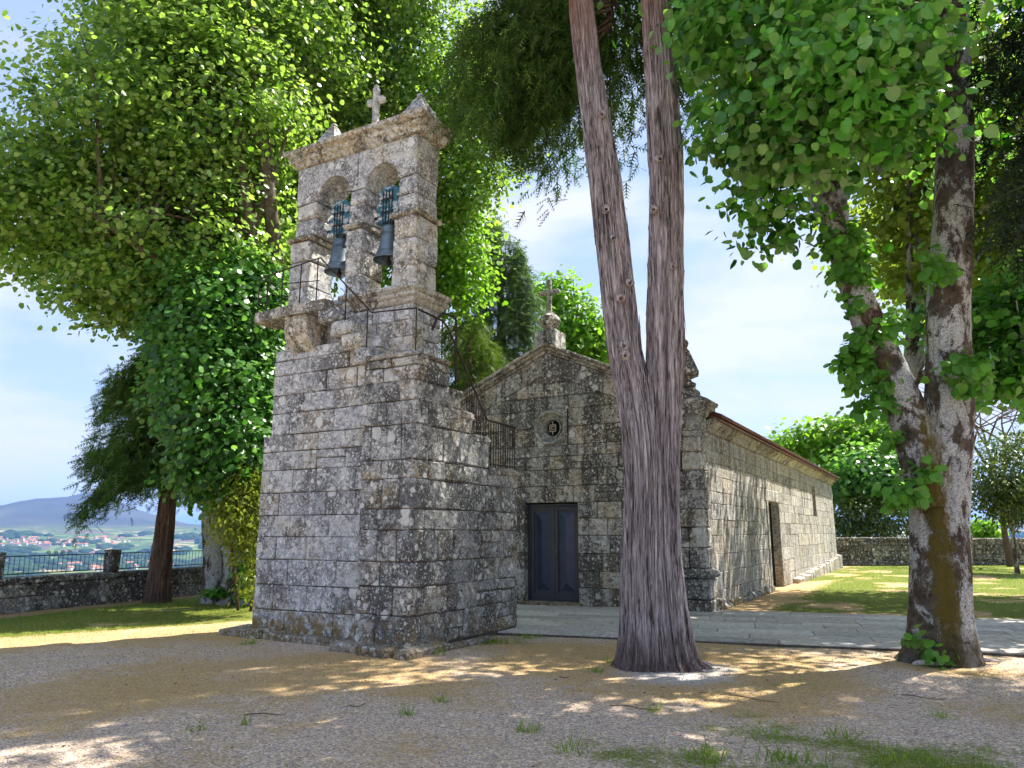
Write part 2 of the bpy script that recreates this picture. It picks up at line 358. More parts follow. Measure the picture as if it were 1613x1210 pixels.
def bark_lichen(name, moss=.5, axis=None):
    m, t = newmat(name); q = NT(t); P = q.pos(); n = q.noise(P, 7, 7, .72)
    col = q.ramp(n, [(.30, (.028, .021, .016)), (.5, (.085, .068, .053)), (.7, (.16, .14, .115))])
    bl = q.noise(q.vmap(P, scale=(1, 1, .6), loc=(2, 2, 1)), 2.1, 8, .75, .4); lic = q.ramp(bl, [(.475, 0), (.515, 1)])
    sp = q.noise(P, 45, 4, .7); col = q.mix(lic, col, q.ramp(sp, [(.34, (.16, .155, .15)), (.5, (.38, .385, .38)), (.66, (.62, .63, .60))]))
    ms = q.ramp(q.noise(q.vmap(P, scale=(1, 1, .35), loc=(8, 3, 0)), 2.3, 6, .7), [(.60 - .12 * moss, 0), (.66 - .12 * moss, 1)]); z = q.sep(P)[2]
    ms = q.math('MULTIPLY', ms, q.ramp(q.math('DIVIDE', z, 6.0), [(.35, 1), (.95, .15)])); col = q.mix(ms, col, q.mix(sp, (.055, .042, .008), (.16, .115, .02)))
    if axis:
        (ax, ay), (ux, uy) = axis; s3 = q.sep(P); dx = q.math('SUBTRACT', s3[0], ax); dy = q.math('SUBTRACT', s3[1], ay)
        side_ = q.math('ADD', q.math('MULTIPLY', dx, -uy), q.math('MULTIPLY', dy, ux)); front_ = q.math('ADD', q.math('MULTIPLY', dx, ux), q.math('MULTIPLY', dy, uy))
        wob_ = q.math('MULTIPLY', q.math('SUBTRACT', q.noise(q.vmap(P, scale=(1, 1, .7)), 4.5, 7, .72), .5), .55); w_ = q.math('ADD', q.math('ABSOLUTE', side_), wob_)
        strip = q.math('MULTIPLY', q.ramp(w_, [(.10, 1), (.17, 0)]), q.ramp(front_, [(0, 0), (.1, 1)])); strip = q.math('MULTIPLY', strip, q.ramp(q.math('DIVIDE', z, 6.0), [(.42, 1), (.6, 0)]))
        col = q.mix(q.math('MULTIPLY', strip, .9), col, q.mix(sp, (.05, .042, .008), (.17, .125, .022)))
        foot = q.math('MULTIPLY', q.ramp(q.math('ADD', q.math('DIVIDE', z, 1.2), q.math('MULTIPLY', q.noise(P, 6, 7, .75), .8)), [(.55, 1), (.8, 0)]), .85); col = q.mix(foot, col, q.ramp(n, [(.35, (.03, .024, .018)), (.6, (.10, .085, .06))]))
    q.out(col, .95, q.bump(q.math('ADD', q.math('MULTIPLY', n, 1.0), q.math('MULTIPLY', lic, .25)), .9, .04), .1); return m

M = {}
M['tower'] = granite('granite_tower', (.45, .455, .47), (.46, .40, .30), .16, False, 1.08, 1.0, .18, 0.0, (.80, .79, .75))
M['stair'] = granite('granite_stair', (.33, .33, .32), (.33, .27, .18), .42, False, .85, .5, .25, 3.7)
M['chapel'] = granite('granite_chapel_front', (.39, .38, .35), (.44, .38, .28), .70, True, .70, .2, .35, 8.1)
M['side'] = granite('granite_chapel_side', (.48, .455, .41), (.47, .41, .32), .08, True, .3, .15, .35, 12.2)
M['cornice'] = granite('granite_cornice', (.43, .40, .34), (.46, .39, .28), .40, True, .75, 0, .4, 5.5)
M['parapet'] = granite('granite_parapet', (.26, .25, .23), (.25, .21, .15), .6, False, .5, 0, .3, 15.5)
M['paving'] = granite('granite_paving', (.53, .49, .45), (.53, .47, .40), -.9, False, .0, 0, .2, 21.0, con=.45)
M['rose'] = granite('granite_rose', (.36, .37, .32), (.36, .34, .26), .15, False, .6, 0, .3, 17.)
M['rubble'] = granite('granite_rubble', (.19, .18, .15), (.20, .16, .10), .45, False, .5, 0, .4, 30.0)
M['mortar'] = plain('old_mortar', (.13, .115, .095), .95, .1, var=.5, scale=14, bump=.5)
M['iron'] = plain('rusted_iron', (.055, .035, .028), .7, .4, .3, .5, 20)
M['black_iron'] = plain('painted_iron', (.022, .024, .028), .5, .5, .2, .4, 20)
M['bronze'] = plain('bell_bronze', (.20, .25, .29), .5, .5, .75, .45, 7, .2, (.10, .13, .15))
M['bell_in'] = M['bronze']
M['door'] = plain('door_paint', (.038, .042, .062), .42, .5, 0, .25, 5)
M['door_panel'] = plain('door_panel_paint', (.042, .055, .115), .28, .5, 0, .3, 5)  # bluer than the door: sky reflection put into the panel colour
M['void'] = plain('dark_interior', (.012, .012, .012), .9, .1)  # near-black colour stands in for shade in openings and on the side door
M['tile'] = plain('roof_clay', (.24, .115, .075), .85, .2, 0, .55, 3, .3, (.15, .10, .07))
M['cypress_bark'] = bark_fibre('cypress_bark', (.06, .047, .047), (.38, .325, .33), (.72, .65, .655), .45)
M['red_bark'] = bark_fibre('red_bark', (.04, .025, .02), (.17, .11, .085), (.30, .20, .16), 0)
_lb = G(1483, 1035); _ld = -_lb[:2] / np.linalg.norm(_lb[:2]); _a = math.radians(12); _ld = (float(_ld[0] * math.cos(_a) - _ld[1] * math.sin(_a)), float(_ld[0] * math.sin(_a) + _ld[1] * math.cos(_a)))
M['linden_bark'] = bark_lichen('linden_bark', .2, ((float(_lb[0]), float(_lb[1])), _ld))
M['lime_bark'] = bark_lichen('lime_bark', .1)
M['limb'] = plain('limb_bark', (.17, .135, .10), .9, .1, 0, .6, 10, .5)
M['twig'] = plain('twig_bark', (.13, .095, .065), .9, .1, 0, .5, 12)
def yoke_mat():
    m, t = newmat('peeling_blue_paint'); q = NT(t); P = q.pos(); n = q.noise(q.vmap(P, scale=(1, 1, 2.2)), 6, 6, .65)
    q.out(q.ramp(n, [(.42, (.035, .13, .19)), (.52, (.06, .20, .28)), (.56, (.55, .56, .55)), (.70, (.42, .40, .37))]), .7, q.bump(n, .3, .01)); return m
M['yoke'] = yoke_mat()
G1 = ((.055, .105, .018), (.085, .160, .026), (.150, .225, .040)); BK = (.22, .27, .13)
M['lime'] = leafmat('lime_leaf', (.035, .085, .010), (.135, .245, .030), (.330, .420, .085), (.36, .42, .20), .5, .36, .5)
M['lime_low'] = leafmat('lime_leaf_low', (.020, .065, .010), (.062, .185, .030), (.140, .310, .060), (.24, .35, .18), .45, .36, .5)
M['linden'] = leafmat('linden_leaf', (.016, .062, .008), (.060, .205, .024), (.150, .370, .048), (.26, .40, .15), .42, .30, .55)
M['sprout'] = leafmat('linden_sprout_leaf', (.055, .165, .020), (.085, .235, .026), (.135, .30, .045), (.26, .34, .14))
M['yellow'] = leafmat('pale_lime_leaf', (.13, .18, .022), (.19, .25, .032), (.27, .31, .05), (.30, .31, .13), .5)
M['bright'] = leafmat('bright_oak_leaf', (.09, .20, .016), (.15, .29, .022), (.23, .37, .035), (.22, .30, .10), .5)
M['cyp'] = leafmat('cypress_spray', (.026, .078, .014), (.064, .150, .026), (.165, .255, .044), (.05, .085, .03), .22, .6, .15)
M['weep'] = leafmat('weeping_spray', (.065, .125, .06), (.11, .185, .085), (.18, .25, .12), (.10, .14, .08), .25, .6, .15)
M['cedar'] = leafmat('dark_cedar_spray', (.008, .018, .010), (.014, .030, .014), (.030, .055, .018), (.02, .03, .02), .12, .6, .1)
M['shrub'] = leafmat('yellow_shrub_leaf', (.09, .13, .012), (.17, .21, .018), (.30, .30, .03), (.2, .22, .08), .4, .3, .5)
M['evergreen'] = leafmat('evergreen_leaf', (.022, .050, .010), (.05, .095, .014), (.14, .17, .025), (.08, .11, .05), .25, .35, .4)
M['grass'] = leafmat('grass_blade', (.14, .21, .025), (.21, .32, .035), (.36, .42, .09), (.14, .2, .05), .35, .6, .15)
M['straw'] = leafmat('dry_grass_blade', (.38, .25, .09), (.48, .33, .13), (.56, .42, .20), (.46, .33, .15), .25, .8, .1)
M['pebble'] = plain('pale_pebble', (.56, .51, .50), .9, .2, 0, .45, 25, 0, (.27, .22, .21))
M['roof_far'] = plain('far_roof', (.46, .20, .12), .9, .1, 0, .3, .02)
M['wall_far'] = plain('far_wall', (.62, .58, .52), .9, .1, 0, .2, .02)
M['wood_far'] = plain('far_wood', (.035, .065, .022), 1, 0, 0, .4, .01)

def ground_mat():
    m, t = newmat('gravel_and_dry_grass'); q = NT(t); P = q.pos()
    at = q.n('ShaderNodeAttribute', attribute_name='zone'); gr, st, wh = q.sep(at.outputs['Vector'])[:3]
    n1 = q.noise(P, 55, 3, .7); n2 = q.noise(P, 5, 5, .6); v = q.voro(P, 48)
    grav = q.mix(.8, q.ramp(n1, [(.3, (.33, .25, .18)), (.5, (.66, .535, .42)), (.68, (.90, .80, .69))]), q.ramp(q.sep(v['Color'])[0], [(0, .45), (.6, 1.0), (1, 1.4)]), 'MULTIPLY')
    grav = q.mix(.45, grav, q.ramp(n2, [(.3, (.85, .70, .56)), (.7, (1.1, 1.04, 1.0))]), 'MULTIPLY')
    straw = q.ramp(q.noise(P, 40, 5, .75), [(.32, (.24, .125, .035)), (.5, (.54, .355, .15)), (.66, (.72, .55, .30))])
    grass = q.ramp(q.noise(P, 34, 4, .7), [(.3, (.08, .095, .018)), (.5, (.155, .185, .03)), (.7, (.27, .28, .07))])
    jit = q.math('ADD', q.math('MULTIPLY', q.math('SUBTRACT', q.noise(P, 30, 5, .8), .5), 1.7), q.math('MULTIPLY', q.math('SUBTRACT', q.noise(P, 3.2, 5, .7), .5), 1.3))
    mk = lambda w: q.ramp(q.math('ADD', w, jit), [(.30, 0), (.75, 1)])
    c = q.mix(q.math('MULTIPLY', mk(st), .85), grav, straw); c = q.mix(q.math('MULTIPLY', mk(wh), .8), c, q.ramp(n1, [(.3, (.30, .28, .27)), (.6, (.68, .66, .64))])); c = q.mix(mk(gr), c, grass)
    h = q.math('ADD', q.math('MULTIPLY', v['Distance'], -.5), q.math('ADD', n1, q.math('MULTIPLY', n2, .6))); q.out(c, .95, q.bump(h, .9, .03), .15); return m
M['ground'] = ground_mat()
def valley_mat():
    m, t = newmat('valley_fields'); q = NT(t); P = q.pos(); z = q.sep(P)[2]
    wob = q.n('ShaderNodeTexNoise', {'Vector': P, 'Scale': .004, 'Detail': 3.0}).outputs['Color']
    Pw = q.n('ShaderNodeVectorMath', {0: P, 1: q.n('ShaderNodeVectorMath', {0: wob, 'Scale': 180.}, operation='SCALE').outputs[0]}, operation='ADD').outputs[0]
    v = q.voro(q.vmap(Pw, scale=(1, 1, 0)), .0075); k = q.sep(v['Color'])[0]
    fld = q.ramp(k, [(0, (.07, .12, .035)), (.2, (.11, .17, .05)), (.42, (.20, .21, .08)), (.6, (.08, .13, .04)), (.74, (.30, .25, .14)), (.86, (.13, .09, .085)), (1, (.15, .20, .06))])
    r = [x for x in fld.node.color_ramp.elements]; fld.node.color_ramp.interpolation = 'CONSTANT'
    wd = q.ramp(q.noise(P, .006, 6, .7), [(.50, 0), (.54, 1)]); c = q.mix(q.math('MULTIPLY', wd, .9), fld, (.05, .085, .03))
    heath = q.ramp(q.noise(P, .0016, 6, .6), [(.35, (.045, .045, .035)), (.55, (.07, .07, .045)), (.7, (.11, .11, .065))])
    c = q.mix(q.ramp(z, [(0, 0), (1, 1)]) if False else q.ramp(q.math('DIVIDE', q.math('ADD', z, 40.0), 120.0), [(.3, 0), (.9, 1)]), c, heath); q.out(c, 1., None, 0.); return m
M['valley'] = valley_mat()

# ================================================================== SETTING
XS = np.concatenate([np.arange(-20.5, 7, .12), np.linspace(7, 60, 28)]); YS = np.concatenate([np.linspace(-30, 1.8, 14), np.arange(2, 19, .12), np.arange(19, 50, .4), np.linspace(50, 80, 8)])
def blobs(x, y, L):
    s = np.zeros_like(x)
    for px, py, r in L:
        g = G(px, py); d = np.hypot(x - g[0], y - g[1]) / r; s = np.maximum(s, 1 - sstep(.1, 1.45, d))
    return s
def zones(x, y):
    n = noise2(x, y, .8, 4, 1.); n2 = noise2(x, y, .35, 3, 5.)
    d = -((x + 13.6) * (11.2 - 6.2) - (y - 6.2) * (-11.4 + 13.6)) / math.hypot(5., 2.2)            # left of the sunny strip
    left = sstep(-.1, .8, d) * sstep(-17.3, -16.2, x + .15 * (y - 9)) * sstep(.38, .52, n + .10)
    back = sstep(0, .7, y - (16.6 + .22 * (x + 4))) * sstep(-3.9, -3.0, x) * sstep(.28, .52, n + .05 * n2)
    fore = blobs(x, y, [(1200, 1150, .8), (1340, 1172, .7), (1010, 1185, .6), (1130, 1195, .7), (1500, 1195, .9), (1600, 1180, .7), (880, 1150, .35), (820, 1010, .5), (760, 1012, .35), (980, 1040, .35), (640, 1125, .25), (1260, 1205, .9), (1060, 1100, .5), (1400, 1200, .9), (1560, 1150, .7), (1250, 1075, .5), (1150, 1125, .5)]) * sstep(.36, .72, n + .05) * .78
    gr = np.maximum(np.maximum(left, back), fore)
    st = blobs(x, y, [(880, 1045, 1.3), (1000, 1080, 1.5), (1250, 1065, 1.7), (560, 1050, 1.6), (330, 1060, 2.0), (150, 1012, 2.2), (300, 1000, 1.8), (1150, 1095, 1.3), (450, 1065, 1.3), (1560, 1110, 1.0), (50, 1010, 2.4), (1500, 1060, .8), (700, 1090, .9)])
    st = np.clip(st * .6 + .22 + (n2 - .5) * 1.3 + (n - .5) * 1.2, 0, 1); st = np.maximum(st, sstep(-.5, .3, d) * .8); st = np.maximum(st, sstep(16.6, 17.4, y) * .85)
    wh = blobs(x, y, [(1062, 1062, .85), (1110, 1052, .5)]) + .5 * blobs(x, y, [(1500, 1046, .6)])
    return gr, st, np.clip(wh, 0, 1)
gx, gy = np.meshgrid(XS, YS, indexing='ij'); nx_, ny_ = gx.shape
gz = (noise2(gx, gy, .9, 3, 2.) - .5) * .035 - .008
gz -= .0
vid = np.arange(nx_ * ny_).reshape(nx_, ny_); quads = np.stack([vid[:-1, :-1], vid[1:, :-1], vid[1:, 1:], vid[:-1, 1:]], -1).reshape(-1, 4)
gme = tri_mesh('ground', np.stack([gx, gy, gz], -1).reshape(-1, 3), quads, M['ground'])
zr, zs_, zw = zones(gx, gy); za = gme.attributes.new('zone', 'FLOAT_VECTOR', 'POINT'); za.data.foreach_set('vector', np.stack([zr, zs_, zw], -1).astype(np.float32).ravel())
ground = tag(place(bpy.data.objects.new('ground', gme), None), kind='structure')
def gh(x, y): return (noise2(x, y, .9, 3, 2.) - .5) * .035 - .008

# stone path: long granite slabs in courses, laid along the path
pa = math.radians(12.3); PO = np.array([-6.4, 11.45]); PU = np.array([math.cos(pa), math.sin(pa)]); PV = np.array([-math.sin(pa), math.cos(pa)])
bed = MB(); c4 = [PO + PU * u + PV * v for u, v in ((-2.6, -.02), (16, -.02), (16, 4.75), (-2.6, 4.75))]
bed.add([(p[0], p[1], z) for z in (-.05, .022) for p in c4], [[0, 1, 5, 4], [1, 2, 6, 5], [2, 3, 7, 6], [3, 0, 4, 7], [4, 5, 6, 7]])
path = tag(bed.build('path', M['mortar'], None, (PO[0], PO[1], 0)), kind='structure')
v = 0.0
while v < 4.7:
    w = min(random.uniform(.36, .62), 4.74 - v)
    if 4.74 - v - w < .2: w = 4.74 - v
    u = -2.6 + random.uniform(-.5, 0)
    while u < 15.9:
        l = random.uniform(.8, 1.9); g_ = .006; z1 = .045 + random.uniform(-.004, .004)
        cs = [(u + g_, v + g_), (u + l - g_, v + g_), (u + l - g_, v + w - g_), (u + g_, v + w - g_)]
        W2 = [PO + PU * a + PV * b for a, b in cs]; I2 = [PO + PU * (a + (.012 if k in (0, 3) else -.012)) + PV * (b + (.012 if k < 2 else -.012)) for k, (a, b) in enumerate(cs)]
        ctr = PO + PU * (u + l / 2) + PV * (v + w / 2)
        if not (ctr[1] > 17.1 and ctr[0] < -4.6) and not (ctr[0] < -9.5):
            m = MB(); tl = random.uniform(-.004, .004)
            m.add([(p[0], p[1], .0) for p in W2] + [(p[0], p[1], z1 - .008) for p in W2] + [(p[0], p[1], z1 + (tl if k in (0, 1) else 0)) for k, p in enumerate(I2)],
                  [[0, 1, 5, 4], [1, 2, 6, 5], [2, 3, 7, 6], [3, 0, 4, 7], [4, 5, 9, 8], [5, 6, 10, 9], [6, 7, 11, 10], [7, 4, 8, 11], [8, 9, 10, 11]])
            m.build('slab', M['paving'], path)
        u += l
    v += w

# valley and mountains: one sheet from under the churchyard to the horizon
def px_of_dir(dx, dy):
    f = dx * -math.sin(YAW) + dy * math.cos(YAW); r = dx * math.cos(YAW) + dy * math.sin(YAW)
    return np.where(f > .05, CX + F / math.cos(PITCH) * r / np.maximum(f, .05), np.where(r < 0, -3000, 4600))
RIDGE = np.array([(-3000, 812), (-1200, 795), (-500, 800), (-120, 815), (0, 806), (25, 799), (45, 795), (80, 793), (105, 791), (128, 785), (152, 782), (168, 790), (195, 802), (240, 815), (300, 828), (380, 832), (800, 826), (1300, 830), (1540, 822), (1575, 812), (1613, 816), (2200, 800), (4600, 815)], float)
na = 420; rr = np.concatenate([[12], np.geomspace(20, 1500, 26), np.linspace(1700, 12500, 90), [16000, 26000]])
ang = np.linspace(0, 2 * math.pi, na, endpoint=False); AA, RR = np.meshgrid(ang, rr, indexing='ij'); tx, ty = np.cos(AA) * RR, np.sin(AA) * RR
dout = np.hypot(np.maximum(np.maximum(-20.3 - tx, tx - 59), 0), np.maximum(np.maximum(-29 - ty, ty - 79), 0))
pxx = px_of_dir(np.cos(AA), np.sin(AA)); ridge = (HY - np.interp(pxx, RIDGE[:, 0], RIDGE[:, 1])) / F
base = np.interp(dout, [0, 3, 60, 400, 1500, 4200, 5600, 6700, 9200], [-.3, -1.5, -18, -95, -150, -150, -28, 35, 60])
base = base + np.where(dout > 300, (fbm(np.stack([tx * .0012, ty * .0012, tx * 0], -1), 4) - .5) * np.interp(RR, [300, 2000, 6000, 9000], [0, 14, 40, 120]), 0)
mt = ridge * RR * np.exp(-((RR - 9300) / 1500) ** 2) * 1.0
tz = np.where(RR < 6300, base, np.maximum(base, mt + (fbm(np.stack([tx * .0011, ty * .0011, tx * 0 + 5], -1), 5) - .5) * 110 * sstep(6500, 8500, RR) * (RR < 9200))); tz = np.where(RR > 9400, np.minimum(tz, np.maximum(mt, -40)), tz)
tz = np.where(dout <= 0, -.3, tz)
vid = np.arange(na * len(rr)).reshape(na, len(rr)); nx1 = np.roll(vid, -1, 0)
quads = np.stack([vid[:, :-1], vid[:, 1:], nx1[:, 1:], nx1[:, :-1]], -1).reshape(-1, 4)
tag(place(bpy.data.objects.new('valley', tri_mesh('valley', np.stack([tx, ty, tz], -1).reshape(-1, 3), quads, M['valley'])), None), kind='structure')
def th(px, R):                                               # valley height by direction and distance
    d = ray(px, HY); a = math.atan2(d[1], d[0]) % (2 * math.pi); i = int(round(a / (2 * math.pi) * na)) % na
    return np.array([math.cos(a) * R, math.sin(a) * R, float(np.interp(R, rr, tz[i]))])
hm = MB(); hm.box(-9, 9, -6, 6, -8, 7); house_me = mesh('house', *[hm.V, hm.F], [M['wall_far'], M['roof_far']])
V_ = hm.V + [(-10, -7, 7), (10, -7, 7), (10, 7, 7), (-10, 7, 7), (-10, 0, 11.5), (10, 0, 11.5)]
house_me = mesh('house', V_, hm.F + [[8, 9, 13, 12], [10, 11, 12, 13], [8, 12, 11], [9, 10, 13], [8, 11, 10, 9]], [M['wall_far'], M['roof_far']])
for i_, p in enumerate(house_me.polygons): p.material_index = 0 if i_ < 6 else 1
hr = random.Random(3)
def village(n, x0, x1, R0, R1, label, group):
    for k in range(n):
        p = th(hr.triangular(x0, x1, (x0 * .6 + x1 * .4)), hr.uniform(R0, R1)); o = bpy.data.objects.new('house', house_me); place(o, None, (p[0], p[1], p[2] + 4)); o.rotation_euler.z = hr.uniform(0, 3.1); s = hr.uniform(.7, 1.5); o.scale = (s * hr.uniform(.8, 1.5), s, s)
        tag(o, label, 'house', group)
village(75, -30, 235, 5000, 5500, 'tiny red-roofed house in the far village below the blue mountain', 'houses of the far village')
village(18, 20, 320, 3300, 4100, 'red-roofed farmhouse among fields seen through the iron fence', 'farmhouses on the valley floor')
# far woods: low clumps
ico = np.array([(0, 0, 1), (.89, 0, .45), (.28, .85, .45), (-.72, .53, .45), (-.72, -.53, .45), (.28, -.85, .45), (.72, .53, -.45), (-.28, .85, -.45), (-.89, 0, -.45), (-.28, -.85, -.45), (.72, -.53, -.45), (0, 0, -1)])
icf = np.array([(0, 1, 2), (0, 2, 3), (0, 3, 4), (0, 4, 5), (0, 5, 1), (1, 6, 2), (2, 7, 3), (3, 8, 4), (4, 9, 5), (5, 10, 1), (6, 7, 2), (7, 8, 3), (8, 9, 4), (9, 10, 5), (10, 6, 1), (11, 7, 6), (11, 8, 7), (11, 9, 8), (11, 10, 9), (11, 6, 10)])
WV = []; WF = []
for k in range(2600):
    x = hr.uniform(-60, 420) if k % 4 else hr.uniform(1480, 1660); R = hr.uniform(1500, 6000); p = th(x, R)
    if noise2(np.array([p[0]]), np.array([p[1]]), .004, 3, 9.)[0] < .50: continue
    s = hr.uniform(7, 16) * (1 + R / 6000); WF.append(icf + 12 * len(WV)); WV.append(ico * np.array([s * 1.5, s * 1.5, s * .8]) * (1 + .25 * RG.random((12, 1))) + p)
tag(place(bpy.data.objects.new('valley_woods', tri_mesh('valley_woods', np.concatenate(WV), np.concatenate(WF), M['wood_far'], False)), None), 'dark clumps of far-off trees on the valley floor', 'woods', None, 'stuff')

# the air between here and the mountains
hz = MB(); hz.box(-29000, 29000, -29000, 29000, -175, 480); hzo = hz.build('haze', None, None, (0, 0, -175)) if False else obj('haze', hz.V, hz.F, [], None, (0, 0, -175))
hm_ = bpy.data.materials.new('valley_haze'); hm_.use_nodes = True; ht = hm_.node_tree; ht.nodes.clear(); ho = ht.nodes.new('ShaderNodeOutputMaterial'); hv = ht.nodes.new('ShaderNodeVolumePrincipled')
hv.inputs['Color'].default_value = (.24, .46, 1.0, 1); hv.inputs['Density'].default_value = 6.5e-5; hv.inputs['Anisotropy'].default_value = .2; ht.links.new(hv.outputs[0], ho.inputs['Volume']); hzo.data.materials.append(hm_); tag(hzo, 'thin blue haze filling the air over the valley', 'haze', None, 'stuff')

# ================================================================== BELL TOWER
tower = empty('bell_tower', (-8.4, 9.9, 0), 'lichen-covered granite bell tower with twin arches and outside stair', 'bell tower')
ZF = [.05, .44, .84, 1.25, 1.62, 1.97, 2.35, 2.73, 3.05, 3.34, 3.72, 4.04, 4.40, 4.66, 4.86]
m = MB(); m.box(-10.17, -7.64, 9.24, 10.66, 0, 3.32); m.box(-9.99, -7.70, 9.245, 10.6, 3.32, 4.84); m.box(-7.72, -7.27, 9.51, 10.2, 3.0, 4.83); m.box(-10.06, -7.27, 9.5, 10.2, 4.84, 5.42)
wall = m.build('tower_wall', M['mortar'], tower, (-8.6, 10, 0))
masonry(wall, M['tower'], 'Y', 9.2, ZF, lambda z: -10.2 if z < 3.34 else -10.03, -7.66, .5, 1.15, .3, split=.04, first=(.75, .45))
# left side of the shaft, seen only from a step aside
for ci in range(len(ZF) - 1):
    xl = -10.2 if ZF[ci] < 3.33 else -10.03
    cs = cuts(9.5, 10.68, .4, .7)
    for y0, y1 in zip(cs[:-1], cs[1:]): stone_box(wall, M['tower'], xl, xl + .25, y0, y1, ZF[ci], ZF[ci + 1])
# upper body above the ledge
masonry(wall, M['tower'], 'Y', 9.45, [4.86, 5.14, 5.42], -10.1, -7.2, .45, .9, .3, split=0)
masonry(wall, M['tower'], 'X', -7.2, [4.33, 4.6, 4.86, 5.14, 5.42], 9.76, 10.24, .2, .6, .25, split=0)
masonry(wall, M['tower'], 'Y', 9.45, [4.33, 4.6, 4.86], -7.7, -7.2, .2, .6, .3, split=0)
# footing stones
for x0, x1, y0, y1, h in ((-10.75, -9.75, 8.95, 9.6, .13), (-9.75, -8.75, 8.98, 9.5, .12), (-8.75, -7.95, 8.98, 9.5, .10), (-7.95, -7.35, 8.62, 9.2, .13), (-7.35, -6.75, 8.52, 9.1, .12), (-6.75, -6.42, 8.55, 9.6, .12), (-6.6, -6.4, 9.6, 10.7, .07)):
    stone_box(wall, M['stair'], x0, x1, y0, y1, -.08, h, .035, .03, 'footing_stone')

# stair block wrapped round the corner
SX, SY = -6.66, 8.88
ZS = [.06, .51, .91, 1.27, 1.73, 2.04, 2.48, 2.77, 3.30, 3.66, 3.97, 4.20, 4.34]
def yend(z): return 12.05 if z < 2.76 else 11.03 if z < 3.29 else 10.5 if z < 3.65 else 10.12 if z < 3.96 else 9.78
m = MB()
for z0, z1 in ((0, 2.74), (2.74, 3.27), (3.27, 3.63), (3.63, 3.94), (3.94, 4.30)): m.box(-7.66, SX - .035, SY + .04, yend((z0 + z1) / 2 + .01) - .035, z0, z1)
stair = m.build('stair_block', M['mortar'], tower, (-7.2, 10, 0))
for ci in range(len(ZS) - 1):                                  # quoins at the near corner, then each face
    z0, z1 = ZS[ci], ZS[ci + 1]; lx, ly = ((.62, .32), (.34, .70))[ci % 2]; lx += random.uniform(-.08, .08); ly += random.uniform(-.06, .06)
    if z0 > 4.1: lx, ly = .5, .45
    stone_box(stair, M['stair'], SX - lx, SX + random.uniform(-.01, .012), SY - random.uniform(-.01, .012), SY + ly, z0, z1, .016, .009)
    xx = SX - lx
    while xx > -7.7 + .12:
        x2 = max(-7.7, xx - random.uniform(.3, .62)); x2 = -7.7 if x2 < -7.52 else x2
        stone_box(stair, M['stair'], x2, xx, SY + random.uniform(-.012, .012), SY + .32, z0, z1, .016, .009); xx = x2
    y0, y1 = SY + ly, yend((z0 + z1) / 2)
    cs = cuts(y0, y1, .38, 1.0)
    for a, b in zip(cs[:-1], cs[1:]):
        if random.random() < .2 and z1 - z0 > .38: mm = z0 + (z1 - z0) * random.uniform(.4, .6); zz = ((z0, mm), (mm, z1))
        else: zz = ((z0, z1),)
        for q0, q1 in zz: stone_box(stair, M['stair'], SX - .3, SX + random.uniform(-.014, .016), a, b, q0, q1, .018, .010)
    if y1 > 10.3: stone_box(stair, M['stair'], -7.66, SX - .32, y1 - .3, y1 - .01, z0, z1, .03, .012)       # back end
for y0, y1, z in ((11.03, 11.6, 2.8), (11.55, 12.1, 2.8), (10.5, 11.03, 3.3), (10.12, 10.5, 3.66), (9.78, 10.12, 3.97)):
    stone_box(stair, M['stair'], -7.25, SX + .03, y0, y1 + .03, z - .13, z + .015, .03, .01, 'step')
stone_box(stair, M['stair'], -7.72, -7.1, SY - .03, SY + .62, 4.345, 4.44, .03, .01, 'landing_slab'); stone_box(stair, M['stair'], -7.1, SX + .03, SY - .03, 9.8, 4.345, 4.43, .03, .01, 'landing_slab')
for x0, x1, z0, z1 in ((-8.02, -7.58, 4.37, 4.62), (-8.28, -7.80, 4.63, 4.88), (-8.54, -8.06, 4.90, 5.14), (-8.84, -8.36, 5.15, 5.40)):
    stone_box(stair, M['tower'], x0, x1, 8.93, 9.5, z0, z1, .035, .018, 'step')
# ringing platform on its corbel
plat = MB(); pl = [(-10.42, 9.02), (-10.0, 8.92), (-9.3, 8.88), (-8.62, 8.9), (-8.58, 9.46), (-10.4, 9.46)]
plat.add([(x, y, z + (.03 if k == 0 else 0)) for z in (5.37, 5.55) for k, (x, y) in enumerate(pl)], [[k, (k + 1) % 6, 6 + (k + 1) % 6, 6 + k] for k in range(6)] + [[5, 4, 3, 2, 1, 0], [6, 7, 8, 9, 10, 11]])
plat = plat.build('platform', M['cornice'], tower)
cb = MB(); pf = [(9.45, 4.66), (9.30, 4.70), (9.14, 4.80), (9.02, 4.94), (8.95, 5.10), (8.95, 5.36), (9.45, 5.36)]
cb.add([(x, y, z) for x in (-9.58, -9.06) for y, z in pf], [[k, (k + 1) % 7, 7 + (k + 1) % 7, 7 + k] for k in range(7)] + [list(range(7))[::-1], list(range(7, 14))]); cb.build('corbel', M['cornice'], plat)

